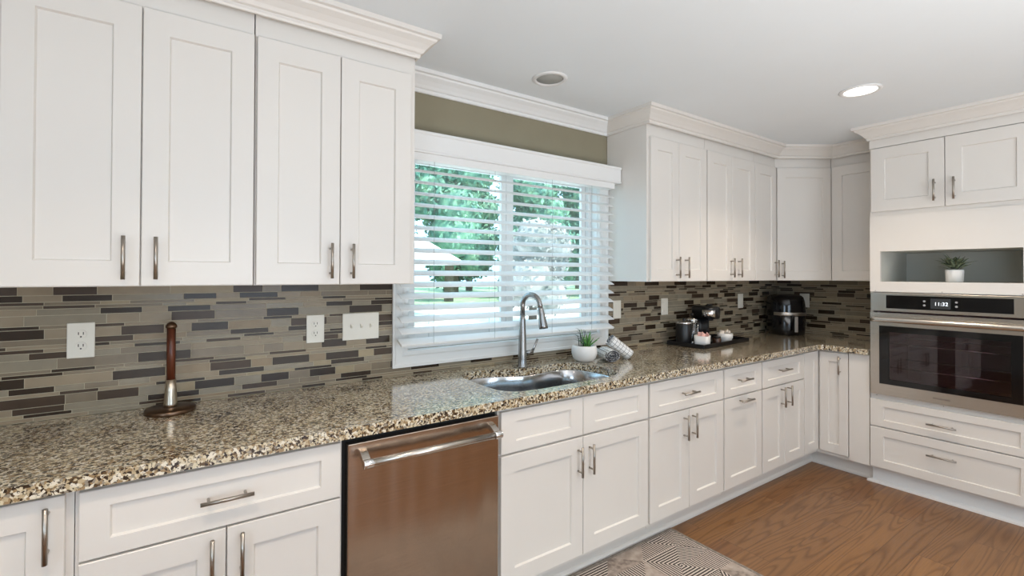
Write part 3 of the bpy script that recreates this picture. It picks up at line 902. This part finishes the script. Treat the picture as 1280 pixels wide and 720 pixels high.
# ------------------------------------------------------------------ ceiling fixtures
def downlight(x, y, label, lit=True):
    t = thing('recessed_light', label, 'light', (x, y, CH))
    MB().lathe([(.075, CH - .0005), (.098, CH - .0005), (.098, CH - .004), (.090, CH - .009), (.078, CH - .007), (.075, CH - .0005)], (x, y, 0), 48).build('trim_ring', TRIMW, t)
    MB().lathe([(.0001, CH - .0035), (.077, CH - .0035), (.077, CH - .002), (.0001, CH - .002)], (x, y, 0), 48).build('lens', LAMPM, t)
    light('recessed_lamp', 'AREA', (0, 0, -.02), (0, 0, 0), LAMP_W, LAMP_C, t, shape='DISK', size=.15, spread=R(118))
downlight(-1.535, -1.18, 'lit round recessed ceiling light near the oven tower')
for x, y, s_ in ((-3.30, -1.75, 'the sink'), (-4.85, -1.55, 'the near cabinets'), (-1.9, -3.1, 'the middle of the room'), (-3.9, -3.6, 'the rear window'), (-5.6, -3.0, 'the side window')):
    downlight(x, y, 'lit round recessed ceiling light over ' + s_)
t = thing('ceiling_speaker', 'unlit grey round recessed can in the ceiling above the window', 'ceiling fixture', (-3.047, -.335, CH))
MB().lathe([(.070, CH - .0005), (.092, CH - .0005), (.092, CH - .003), (.086, CH - .008), (.072, CH - .010), (.070, CH - .0005)], (-3.047, -.335, 0), 48).build('trim_ring', TRIMW, t)
MB().lathe([(.0001, CH - .002), (.071, CH - .002), (.071, CH - .001), (.0001, CH - .001)], (-3.047, -.335, 0), 48).build('grille', pmat('grey_grille', (.42, .43, .41, 1), .6), t)

# ------------------------------------------------------------------ rug
RX1, RY0, PX_, PY_ = -2.352, -.560, .126, .121
st = lambda n, a: stripes(n, a, .0145, srgb(196, 186, 176), srgb(40, 32, 30), .52)
RM = [mottled('rug_taupe', srgb(150, 138, 128), srgb(178, 166, 156), 25), mottled('rug_greige', srgb(122, 110, 102), srgb(166, 154, 144), 40),
      st('rug_stripe_long', R(90)), st('rug_stripe_cross', 0), st('rug_stripe_diagonal', R(42)), st('rug_stripe_counter', R(-42)), mottled('rug_border', srgb(120, 112, 104), srgb(146, 138, 130), 60)]
random.seed(5)
m = MB(); nx, ny = 13, 8
rx0, ry1 = RX1 - nx * PX_, RY0 - ny * PY_
bd = .016; zt = .009
def clipx(x): return min(max(x, rx0), RX1)
def clipy(y): return min(max(y, ry1), RY0)
for i in range(-1, nx + 2):
    for k in range(-1, ny + 2):
        if (i + k) % 2: 
            # diamond centred here; vertices at the four even neighbours
            cx, cy_ = RX1 - i * PX_, RY0 - k * PY_
            W_, E_, N_, S_ = (cx - PX_, cy_), (cx + PX_, cy_), (cx, cy_ + PY_), (cx, cy_ - PY_)
            halves = ((W_, E_, N_), (W_, E_, S_)) if random.random() < .6 else ((N_, S_, W_), (N_, S_, E_))
            for h in halves:
                mt = random.choices((0, 1, 2, 3, 4, 5), (4, 1.5, 2.5, 3, 1.2, 1.2))[0]
                P = [Vector(p) for p in h]
                def cut(P, ax, lim, sgn):
                    out = []
                    for a in range(len(P)):
                        p, q = P[a], P[(a + 1) % len(P)]
                        ip, iq = sgn * (p[ax] - lim) <= 1e-9, sgn * (q[ax] - lim) <= 1e-9
                        if ip: out.append(p)
                        if ip != iq:
                            out.append(p + (q - p) * ((lim - p[ax]) / (q[ax] - p[ax])))
                    return out
                for ax, lim, sg in ((0, RX1 - bd, 1), (0, rx0 + bd, -1), (1, RY0 - bd, 1), (1, ry1 + bd, -1)):
                    if P: P = cut(P, ax, lim, sg)
                if len(P) >= 3:
                    m.add([(p.x, p.y, zt) for p in P], [tuple(range(len(P)))], mt)
for a, b, c, d in ((rx0, RX1, RY0 - bd, RY0), (rx0, RX1, ry1, ry1 + bd), (rx0, rx0 + bd, ry1 + bd, RY0 - bd), (RX1 - bd, RX1, ry1 + bd, RY0 - bd)):
    m.box(a, b, c, d, .001, zt + .0012, 6)
m.box(rx0 + .004, RX1 - .004, ry1 + .004, RY0 - .004, .001, zt - .001, 0)
o = m.build('rug', RM, recalc=False)
# make every pattern face look up
bm = bmesh.new(); bm.from_mesh(o.data)
for f in bm.faces:
    if abs(f.normal.z) > .9 and f.calc_center_median().z > zt - .0005 and f.normal.z < 0: f.normal_flip()
bm.to_mesh(o.data); bm.free()
tag(o, 'taupe rug with striped triangles on the floor in front of the sink', 'rug')

# ------------------------------------------------------------------ counter objects
CT = .9137
# paper towel holder
t = thing('paper_towel_holder', 'empty paper towel holder with dark wooden rod and round bronze base', 'towel holder', (-4.664, -.112, CT))
x, y = -4.664, -.112
MB().lathe([(.078, CT), (.080, CT + .003), (.080, CT + .013), (.077, CT + .016), (.03, CT + .020), (.0001, CT + .020)], (x, y, 0), 48).build('base', BRONZE, t)
m = MB(); m.tube([(x, y, CT + .018), (x, y, CT + .03), (x, y, CT + .075), (x, y, CT + .118)], [.022, .021, .018, .0155], 24); m.build('lower_stem', metal_brushed('holder_steel', (.62, .56, .47), .3, (30, 30, 1)), t)
MB().tube([(x, y, CT + .117), (x, y, CT + .305)], .0140, 24).build('rod', WALNUT, t)
MB().lathe([(.014, CT + .304), (.018, CT + .308), (.018, CT + .314), (.014, CT + .322), (.006, CT + .328), (.0001, CT + .329)], (x, y, 0), 24).build('finial', BRONZE, t)

def leaf(mb, base, direction, length, width, droop=0.0, thick=.0, up=Vector((0, 0, 1)), mi=0, segs=6, shape=1.0):
    d = Vector(direction).normalized(); side = d.cross(up)
    if side.length < .1: side = Vector((1, 0, 0))
    side.normalize(); nrm = side.cross(d).normalized()
    base = Vector(base); vs = []
    for i in range(segs + 1):
        s_ = i / segs
        p = base + d * length * s_ + Vector((0, 0, -droop * length * s_ * s_))
        wd_ = width * (math.sin(PI * min(1, (s_ * .85 + .15))) ** shape) if i < segs else .0004
        vs += [p - side * wd_ / 2 + nrm * wd_ * .12, p - nrm * max(thick, .0006) * (1 - s_ * .8), p + side * wd_ / 2 + nrm * wd_ * .12, p + nrm * thick * .3]
    fs = []
    for i in range(segs):
        for k in range(4):
            fs.append((i * 4 + k, i * 4 + (k + 1) % 4, (i + 1) * 4 + (k + 1) % 4, (i + 1) * 4 + k))
    fs += [(3, 2, 1, 0), (segs * 4, segs * 4 + 1, segs * 4 + 2, segs * 4 + 3)]
    mb.add(vs, fs, mi, True)

GREEN = mottled('aloe_green', srgb(60, 128, 66), srgb(120, 172, 84), 40, rough=.4)
DGREEN = mottled('dark_sprig', srgb(38, 62, 54), srgb(84, 104, 92), 60, rough=.6)
SGREEN = mottled('sage_leaf', srgb(60, 74, 54), srgb(128, 138, 108), 70, rough=.6)
# succulent by the sink
px, py = -2.662, -.198
t = thing('potted_succulent', 'white round bowl with a green aloe and grey sprigs beside the sink', 'plant', (px, py, CT))
MB().lathe([(.036, CT), (.050, CT + .004), (.066, CT + .022), (.0745, CT + .048), (.0735, CT + .072), (.068, CT + .092), (.065, CT + .094), (.062, CT + .090), (.062, CT + .078), (.0001, CT + .078)], (px, py, 0), 48).build('pot', CERAM, t)
MB().lathe([(.0001, CT + .084), (.03, CT + .083), (.0615, CT + .080), (.0615, CT + .076), (.0001, CT + .076)], (px, py, 0), 32).build('soil', SOIL, t)
random.seed(3); m = MB()
for k in range(14):
    a = k * 2.4; el = R(78 - 45 * (k / 14)); 
    d = Vector((math.cos(a) * math.cos(el), math.sin(a) * math.cos(el), math.sin(el)))
    leaf(m, (px + .014 + .006 * math.cos(a), py - .008 + .006 * math.sin(a), CT + .08), d, random.uniform(.065, .10) + (.03 if k < 2 else 0), .017, .15 * math.cos(el), .006)
m.build('aloe_leaves', GREEN, t)
m = MB()
for bx, by, tx, ty, tz in ((-.025, .0, -.035, 0, .12), (-.02, -.01, -.012, -.02, .135), (.02, .01, .055, .0, .11), (-.03, .01, -.06, -.01, .10), (-.01, .0, -.02, .02, .14)):
    p0 = Vector((px + bx, py + by, CT + .078)); p1 = Vector((px + tx, py + ty, CT + .078 + tz * .75))
    m.tube([p0, (p0 + p1) / 2 + Vector((0, 0, .01)), p1], [.0028, .0024, .0016], 6)
    for q in range(6):
        a = q * 1.9; s_ = .45 + .11 * q
        leaf(m, p0 + (p1 - p0) * min(1, s_), (math.cos(a) * .9, math.sin(a) * .9, .45), .038, .005, .2, .001, segs=3)
m.build('grey_sprigs', DGREEN, t)

# rolled towels
def terry():
    tt = NT('terry_underside')
    v = tt.coord()
    vo = tt.n('ShaderNodeTexVoronoi'); vo.inputs['Scale'].default_value = 170
    tt.l(v, vo.inputs['Vector'])
    tt.l(tt.ramp(vo.outputs['Distance'], [(.25, srgb(225, 225, 225)), (.5, srgb(70, 70, 76))]), tt.b.inputs['Base Color'])
    tt.b.inputs['Roughness'].default_value = .95
    return tt.m
def checks(sc_=1 / .023):
    tt = NT('white_check_cloth')
    tc = tt.n('ShaderNodeUVMap')
    s_ = tt.n('ShaderNodeSeparateXYZ'); tt.l(tc.outputs[0], s_.inputs[0])
    fx = tt.math('FRACT', tt.math('MULTIPLY', s_.outputs['X'], sc_)); fy = tt.math('FRACT', tt.math('MULTIPLY', s_.outputs['Y'], sc_))
    ln = tt.math('MAXIMUM', tt.math('LESS_THAN', fx, .085), tt.math('LESS_THAN', fy, .085))
    mx = tt.n('ShaderNodeMixRGB'); tt.l(ln, mx.inputs['Fac']); mx.inputs[1].default_value = (.78, .78, .77, 1); mx.inputs[2].default_value = srgb(52, 54, 58)
    tt.l(mx.outputs[0], tt.b.inputs['Base Color']); tt.b.inputs['Roughness'].default_value = .9
    return tt.m
TERRY, CHECK = terry(), checks()
def towel_roll(label, length, turns, r0, r1, squash, loc, rot):
    """a spiral sheet rolled about local x; outside white check, inside terry"""
    n_ = int(turns * 28); th = .0055; O_, I_ = [], []
    arc = 0; arcs = []
    prev = None
    for i in range(n_ + 1):
        s_ = i / n_; a = 2 * PI * turns * s_; r_ = r0 + (r1 - r0) * s_
        p = Vector((0, math.cos(a) * r_, math.sin(a) * r_ * squash))
        if prev is not None: arc += (p - prev).length
        prev = p; arcs.append(arc)
        O_.append(p); I_.append(Vector((0, math.cos(a) * (r_ - th), math.sin(a) * (r_ - th) * squash)))
    nl = 10; vs = []; uvs = []
    for j in range(nl + 1):
        x_ = -length / 2 + length * j / nl
        for i in range(n_ + 1):
            wob = .0012 * math.sin(j * 1.3 + i * .5)
            vs.append(O_[i] * (1 + wob * 10) + Vector((x_, 0, 0))); uvs.append((x_, arcs[i]))
        for i in range(n_ + 1):
            vs.append(I_[i] + Vector((x_, 0, 0))); uvs.append((x_, arcs[i]))
    st_ = 2 * (n_ + 1); fs = []; mi = []
    for j in range(nl):
        for i in range(n_):
            a = j * st_ + i
            fs.append((a, a + 1, a + st_ + 1, a + st_)); mi.append(0)
            a += n_ + 1
            fs.append((a + st_, a + st_ + 1, a + 1, a)); mi.append(1)
        for i in (0, n_):
            a = j * st_ + i
            fs.append((a, a + st_, a + st_ + n_ + 1, a + n_ + 1)); mi.append(1)
    for j in (0, nl):
        for i in range(n_):
            a = j * st_ + i
            fs.append((a, a + n_ + 1, a + n_ + 2, a + 1)); mi.append(1)
    me_ = bpy.data.meshes.new('rolled_towel'); me_.from_pydata([tuple(v) for v in vs], [], fs)
    me_.materials.append(CHECK); me_.materials.append(TERRY)
    me_.polygons.foreach_set('material_index', mi); me_.polygons.foreach_set('use_smooth', [True] * len(fs))
    uvl = me_.uv_layers.new(name='UVMap')
    for lp in me_.loops: uvl.data[lp.index].uv = uvs[lp.vertex_index]
    o = bpy.data.objects.new('rolled_towel', me_); COL.objects.link(o)
    o.location = loc; o.rotation_euler = rot
    return tag(o, label, 'towel')
towel_roll('rolled kitchen towel lying flat with its dark terry spiral facing out', .16, 3.1, .008, .050, .80, (-2.530, -.262, CT + .0405), (0, 0, R(62)))
towel_roll('white checked kitchen towel rolled and leaning on the other towel', .15, 2.8, .010, .050, .74, (-2.432, -.262, CT + .0725), (0, R(38), R(-32)))

# tray with coffee things
TRX, TRY, TRR = -1.352, -.168, R(4)
tm = Matrix.Translation((TRX, TRY, CT)) @ Matrix.Rotation(TRR, 4, 'Z')
t = thing('serving_tray', 'black rectangular tray on the counter holding the coffee things', 'tray', (TRX, TRY, CT), TRR)
m = MB(); a, b = .330, .142
m.box(-a, a, -b, b, 0, .006)
for x0, x1, y0, y1 in ((-a, a, -b, -b + .008), (-a, a, b - .008, b), (-a, -a + .008, -b + .008, b - .008), (a - .008, a, -b + .008, b - .008)): m.box(x0, x1, y0, y1, .006, .030)
m.build('tray_body', BLACKP, t, local=True, bevel=.0015)
TZ = CT + .0062
def ontray(x, y): 
    p = tm @ Vector((x, y, 0)); return (p.x, p.y, TZ)
# canister
t = thing('coffee_canister', 'black coffee canister with a steel lid at the tray edge', 'canister', ontray(-.266, .046))
MB().lathe([(.052, 0), (.054, .004), (.054, .145), (.052, .150), (.0001, .150)], seg=40).build('body', BLACKP, t, local=True)
MB().lathe([(.0535, .1505), (.055, .153), (.055, .160), (.050, .166), (.012, .169), (.0001, .169)], seg=40).build('lid', CHROME, t, local=True)
MB().lathe([(.012, .169), (.008, .174), (.013, .182), (.010, .188), (.0001, .190)], seg=20).build('knob', BLACKP, t, local=True)
# french press
t = thing('french_press', 'glass french press with steel frame behind the canister', 'french press', ontray(-.150, .050), R(118))
MB().lathe([(.0001, .012), (.036, .012), (.038, .02), (.038, .165), (.0365, .165), (.0365, .014), (.0001, .014)], seg=36).build('carafe', CLEAR, t, local=True)
MB().lathe([(.0001, .0145), (.036, .0145), (.036, .075), (.0001, .075)], seg=30).build('coffee', BLACKP, t, local=True)
m = MB(); m.lathe([(.041, 0), (.042, .002), (.042, .018), (.039, .018), (.039, .004), (.0001, .004)], seg=36)
for k in range(4):
    a = k * PI / 2 + .4; m.tube([(math.cos(a) * .041, math.sin(a) * .041, .002), (math.cos(a) * .041, math.sin(a) * .041, .16)], .0025, 8)
m.lathe([(.0395, .155), (.042, .155), (.042, .162), (.0395, .162), (.0395, .155)], seg=36)
m.build('frame', CHROME, t, local=True)
MB().lathe([(.042, .166), (.043, .170), (.040, .180), (.020, .188), (.0001, .190)], seg=36).build('lid', CHROME, t, local=True)
MB().lathe([(.003, .190), (.003, .205), (.011, .207), (.012, .216), (.007, .222), (.0001, .223)], seg=16).build('plunger', BLACKP, t, local=True)
MB().tube([(.041, 0, .15), (.070, -.004, .155), (.078, -.005, .135), (.075, -.005, .06), (.060, -.003, .035), (.041, 0, .04)], .006, 10).build('handle', BLACKP, t, local=True)
# coffee maker: local -y is its front
cmx = ontray(-.030, .020)
t = thing('coffee_maker', 'black single-serve coffee maker with a chrome panel on the tray', 'coffee maker', cmx, R(-14))
def rbox(m, x0, x1, y0, y1, z0, z1, r_, seg=6, top=1.0, mi=0, z_top_r=.0):
    ring = []
    for cx_, cy_, a0 in ((x1 - r_, y1 - r_, 0), (x0 + r_, y1 - r_, 90), (x0 + r_, y0 + r_, 180), (x1 - r_, y0 + r_, 270)):
        for k in range(seg + 1):
            a = R(a0 + 90 * k / seg); ring.append((cx_ + r_ * math.cos(a), cy_ + r_ * math.sin(a)))
    mx_, my_ = (x0 + x1) / 2, (y0 + y1) / 2
    levels = [(z0, 1.0), (z1 - z_top_r, top)]
    if z_top_r:
        for k in range(1, 5):
            a = PI / 2 * k / 4
            sh = z_top_r * (1 - math.cos(a)) / max(x1 - x0, .01) * 2
            levels.append((z1 - z_top_r + z_top_r * math.sin(a), top * (1 - sh)))
    q = len(ring); vs = [(mx_ + (p[0] - mx_) * s_, my_ + (p[1] - my_) * s_, z) for z, s_ in levels for p in ring]
    fs = [(i * q + k, i * q + (k + 1) % q, (i + 1) * q + (k + 1) % q, (i + 1) * q + k) for i in range(len(levels) - 1) for k in range(q)]
    fs += [tuple(reversed(range(q)))]; fs += [tuple(range((len(levels) - 1) * q, len(levels) * q))]
    m.add(vs, fs, mi); 
    for i in range(len(fs) - 2): m.sm[-3 - i] = True
    return m
m = MB(); rbox(m, -.058, .058, -.105, .085, 0, .022, .035); m.build('base', BLACKP, t, local=True)
m = MB(); rbox(m, -.056, .056, -.005, .085, .022, .200, .03); m.build('body', BLACKP, t, local=True)
m = MB(); rbox(m, -.064, .064, -.112, .088, .182, .272, .050, top=1.03, z_top_r=.02); m.build('head', BLACKP, t, local=True)
MB().lathe([(.022, .166), (.026, .183), (.0001, .183)], (0, -.055, 0), 24).build('spout', BLACKP, t, local=True)
m = MB(); n_ = 14
P = []
for zz in (.196, .246):
    for k in range(n_ + 1):
        a = R(-200 + 115 * k / n_)
        P.append((-.0145 + .0525 * math.cos(a), -.062 + .0525 * math.sin(a), zz))
m.add(P, [(k, k + 1, n_ + 2 + k, n_ + 1 + k) for k in range(n_)], 0, True)
o = m.build('chrome_panel', CHROME, t, local=True); sm_ = o.modifiers.new('solid', 'SOLIDIFY'); sm_.thickness = .003; sm_.offset = 0
MB().tube([(.0, .0, .268), (-.02, -.05, .280), (.02, -.05, .280), (0, 0, .268)], .006, 8).build('lid_handle', BLACKP, t, local=True)
# sugar cup with pink packets
cpos = ontray(-.235, -.075)
t = thing('mug', 'squarish white mug holding pink sugar packets at the tray front', 'mug', cpos, R(20))
MB().lathe([(.043, 0), (.046, .003), (.050, .075), (.047, .075), (.043, .006), (.0001, .006)], seg=48, sq=5).build('cup', CERAM, t, local=True)
MB().tube([(.046, 0, .058), (.068, 0, .060), (.074, 0, .045), (.068, 0, .025), (.045, 0, .022)], .005, 10).build('handle', CERAM, t, local=True)
random.seed(9)
for k in range(7):
    o = MB().box(-.014, .014, -.002, .002, -.024, .024).build('sugar_packet', PINK, bevel=.001)
    o.location = Vector(cpos) + Vector((random.uniform(-.024, .024), random.uniform(-.024, .024), .066 + random.uniform(0, .012)))
    o.rotation_euler = (random.uniform(-.5, .5), random.uniform(-.6, .6), random.uniform(0, 3))
    tag(o, 'pink paper sugar packet standing in the squarish white mug', 'sugar packet', 'sugar packets in the white mug')
bpos = ontray(.115, -.060)
t = thing('bowl', 'small round white cup piled with cream pods at the far end of the tray', 'bowl', bpos)
MB().lathe([(.038, 0), (.044, .004), (.052, .035), (.053, .065), (.050, .065), (.047, .03), (.035, .006), (.0001, .006)], seg=40).build('cup', CERAM, t, local=True)
MB().tube([(.050, -.012, .05), (.072, -.018, .05), (.072, -.018, .025), (.048, -.012, .02)], .0045, 8).build('handle', CERAM, t, local=True)
for k, (x, y, z) in enumerate(((-.024, .006, .062), (.020, -.012, .064), (-.004, .022, .066), (-.006, -.020, .072), (.026, .018, .062))):
    m = MB(); m.lathe([(.012, -.012), (.019, .008), (.021, .010), (.021, .013), (.0001, .014)], seg=20)
    o = m.build('creamer_pod', CREAM); o.location = Vector(bpos) + Vector((x, y, z)); o.rotation_euler = (random.uniform(-.7, .7), random.uniform(-.7, .7), 0)
    tag(o, 'cream coloured pod heaped in the small round white cup', 'creamer pod', 'creamer pods in the white cup')
t = thing('jar', 'small dark glass jar between the white mug and white cup', 'jar', ontray(-.095, -.108))
MB().lathe([(.026, 0), (.028, .003), (.028, .045), (.024, .052), (.0001, .052)], seg=28).build('glass', mottled('coffee_beans', srgb(24, 14, 8), srgb(92, 60, 38), 90, rough=.3), t, local=True)
MB().lathe([(.0255, .0525), (.0255, .062), (.0001, .063)], seg=28).build('lid', BLACKP, t, local=True)

# air fryer
t = thing('air_fryer', 'large glossy black air fryer in the counter corner', 'air fryer', (-.262, -.200, CT), R(-41))
def egg(mb, prof, sx, sy, front=1.12, sq=2.6, seg=56, mi=0):
    vs = []
    for r_, z in prof:
        for k in range(seg):
            a = 2 * PI * k / seg; ca, sa = math.cos(a), math.sin(a)
            mm = (abs(ca) ** sq + abs(sa) ** sq) ** (-1 / sq)
            vs.append((r_ * ca * mm * sx, r_ * sa * mm * sy, z))
    mb.add(vs, [(i * seg + k, i * seg + (k + 1) % seg, (i + 1) * seg + (k + 1) % seg, (i + 1) * seg + k) for i in range(len(prof) - 1) for k in range(seg)], mi, True)
    b0 = len(mb.v) - len(vs)
    mb.f.append([b0 + k for k in reversed(range(seg))]); mb.mi.append(mi); mb.sm.append(False)
    mb.f.append([b0 + (len(prof) - 1) * seg + k for k in range(seg)]); mb.mi.append(mi); mb.sm.append(False)
SXF, SYF = .93, 1.0
m = MB(); egg(m, [(.135, 0), (.142, .006), (.146, .05), (.149, .12), (.149, .19), (.146, .25), (.141, .29), (.132, .318), (.115, .334), (.08, .342), (.03, .344)], SXF, SYF)
m.build('housing', BLACKG, t, local=True)
m = MB(); prof = [(.1515, .166), (.1525, .168), (.1525, .192), (.1515, .194)]
seg = 40; vs = []
for r_, z in prof:
    for k in range(seg + 1):
        a = R(-150 + 120 * k / seg); ca, sa = math.cos(a), math.sin(a); mm = (abs(ca) ** 2.6 + abs(sa) ** 2.6) ** (-1 / 2.6)
        vs.append((r_ * ca * mm * SXF, r_ * sa * mm * SYF, z))
m.add(vs, [(i * (seg + 1) + k, i * (seg + 1) + k + 1, (i + 1) * (seg + 1) + k + 1, (i + 1) * (seg + 1) + k) for i in range(3) for k in range(seg)], 0, True)
m.build('steel_band', NICKEL, t, local=True)
m = MB(); rbox(m, -.018, .018, -.190, -.140, .060, .165, .012); h_ = m.build('basket_handle', BLACKP, t, local=True)
MB().box(-.0125, .0125, -.1925, -.1895, .035, .162).build('handle_inlay', NICKEL, h_, local=True, bevel=.001)

# plant in niche
px, py, pz = -.585, -1.353, NZ0 + .0004
t = thing('potted_plant', 'small sage green leafy plant in a pale pot inside the tower niche', 'plant', (px, py, pz))
MB().lathe([(.036, 0), (.041, .003), (.044, .06), (.044, .076), (.041, .079), (.038, .076), (.038, .066), (.0001, .066)], seg=40).build('pot', CERAM, t, local=True)
MB().lathe([(.0001, .071), (.0375, .070), (.0375, .066), (.0001, .066)], seg=24).build('soil', SOIL, t, local=True)
random.seed(21); m = MB()
for k in range(52):
    a = k * 2.399; u_ = (k / 52); el = R(14 + 62 * (1 - u_)) 
    d = Vector((math.cos(a) * math.cos(el), math.sin(a) * math.cos(el), math.sin(el)))
    st_ = Vector((0, 0, .07)) + Vector((d.x * .03, d.y * .03, .010 + .035 * random.random()))
    leaf(m, st_, d + Vector((0, 0, .1)), random.uniform(.055, .090), random.uniform(.024, .032), .15, .001, segs=5)
m.build('leaves', SGREEN, t, local=True)

# ------------------------------------------------------------------ outside
GZ = .45
LEAFA = mottled('hedge_leaf', srgb(62, 112, 98), srgb(128, 168, 138), 3, rough=.6)
LEAFB = mottled('blossom_leaf', srgb(112, 118, 114), srgb(180, 174, 170), 3, rough=.7)
BLUE = pmat('blue_paint', srgb(70, 130, 190), .5)
o = MB().box(-16, 26, .5, 34, GZ - .2, GZ).build('ground_outside', mottled('lawn_outside', srgb(130, 156, 120), srgb(172, 188, 150), 2))
tag(o, 'lawn seen outside through the window', None, None, 'structure')
o = MB().box(-6, 10, .9, 9.45, GZ, GZ + .03).build('patio_paving', STONE)
tag(o, 'bright stone patio outside the window', 'patio')
GP = GZ + .03
t = thing('swimming_pool', 'small raised blue pool on the patio, seen between the lower slats', 'pool', (-1.0, 7.4, GP))
MB().box(-1.9, -.45, 6.6, 8.4, GP, GP + .08).build('water', POOL, t)
m = MB()
m.box(-2.1, -.25, 6.4, 6.6, GP, GP + .12); m.box(-2.1, -.25, 8.4, 8.6, GP, GP + .12); m.box(-2.1, -1.9, 6.6, 8.4, GP, GP + .12); m.box(-.45, -.25, 6.6, 8.4, GP, GP + .12)
m.build('coping', STONE, t)
# patio umbrella
ux, uy = -1.42, 6.1
t = thing('patio_umbrella', 'open white patio umbrella outside the window', 'umbrella', (ux, uy, GP))
MB().tube([(ux, uy, GP), (ux, uy, 2.33)], .025, 12).build('pole', VINYL, t)
m = MB(); n_ = 8; top_ = Vector((ux, uy, 2.42)); rim = [Vector((ux + 1.45 * math.cos(2 * PI * k / n_), uy + 1.45 * math.sin(2 * PI * k / n_), 1.62)) for k in range(n_)]
for dz_ in (0, -.02):
    b0 = len(m.v); m.v += [top_ + Vector((0, 0, dz_))] + [p + Vector((0, 0, dz_)) for p in rim]
    for k in range(n_): m.f.append([b0, b0 + 1 + k, b0 + 1 + (k + 1) % n_]); m.mi.append(0); m.sm.append(False)
for k in range(n_):
    a, b = 1 + k, 1 + (k + 1) % n_; m.f.append([a, b, n_ + 1 + b, n_ + 1 + a]); m.mi.append(0); m.sm.append(False)
m.build('canopy', CANVAS, t)
MB().lathe([(.25, GP), (.25, GP + .06), (.04, GP + .09)], (ux, uy, 0), 24).build('base', STONE, t)
t = thing('garden_wall', 'white garden wall with a blue post at the back of the patio', 'wall', (-1.2, 9.6, GP))
MB().box(-3.5, .12, 9.5, 9.7, GZ, 1.62).build('wall_panel', CANVAS, t)
MB().box(.12, .36, 9.48, 9.72, GZ, 1.60).build('post', BLUE, t)
def tree(x, y, h, r_, n_, seed, mat, label, lf=.10):
    random.seed(seed)
    t = thing('tree', label, 'tree', (x, y, GZ))
    m = MB()
    blobs = []
    for _ in range(14):
        br = r_ * random.uniform(.4, .6); a = random.uniform(0, 2 * PI); d = (r_ - br) * math.sqrt(random.random())
        blobs.append((d * math.cos(a), d * math.sin(a), br * 1.1 + random.random() * (h - 2.2 * br), br))
    for k in range(n_):
        bx, by, bz, br = random.choice(blobs)
        d = Vector((random.gauss(0, 1), random.gauss(0, 1), random.gauss(0, 1))).normalized()
        p = Vector((x + bx, y + by, GZ + bz)) + d * br * random.uniform(.78, 1.04)
        if p.z < GZ + .1: continue
        q1 = Vector((random.gauss(0, 1), random.gauss(0, 1), random.gauss(0, 1))).normalized(); q2 = q1.cross(d)
        if q2.length < .1: continue
        q2.normalize(); s_ = lf * random.uniform(.6, 1.3)
        m.add([p - q1 * s_, p - q2 * s_ * .5, p + q1 * s_, p + q2 * s_ * .5], [(0, 1, 2, 3)])
    for bx, by, bz, br in blobs:
        m.sphere((x + bx, y + by, GZ + bz), br * .84, 10, 7)
    m.build('foliage', mat, t, recalc=False)
    MB().tube([(x, y, GZ), (x + .05, y, GZ + h * .5), (x, y, GZ + h * .8)], [r_ * .1, r_ * .08, .03], 8).build('trunk', BARK, t)
    return t
nm = ['behind the umbrella', 'right of the umbrella', 'behind the near window half', 'behind the window mullion', 'left of the blossom tree', 'behind the blossom tree', 'at the far window edge', 'beyond the far window edge']
for k in range(6):
    tree(.8 + 4.3 * k, 21.5, 9.5, 2.1, 4200, 400 + k, LEAFA, 'tall green tree in the far row of the garden', lf=.16)['group'] = 'far row of garden trees'
for k, w_ in enumerate(nm):
    tree(-.6 + 1.95 * k, 12.6 + (k % 2) * 3.1, 7.0 + .4 * (k % 3), 1.75, 5200, 100 + k, LEAFA, 'large green tree outside ' + w_, lf=.12)
tree(1.05, 5.0, 2.25, .85, 3400, 300, LEAFB, 'pale blossoming small tree outside the far half of the window', lf=.05).location.z += .03
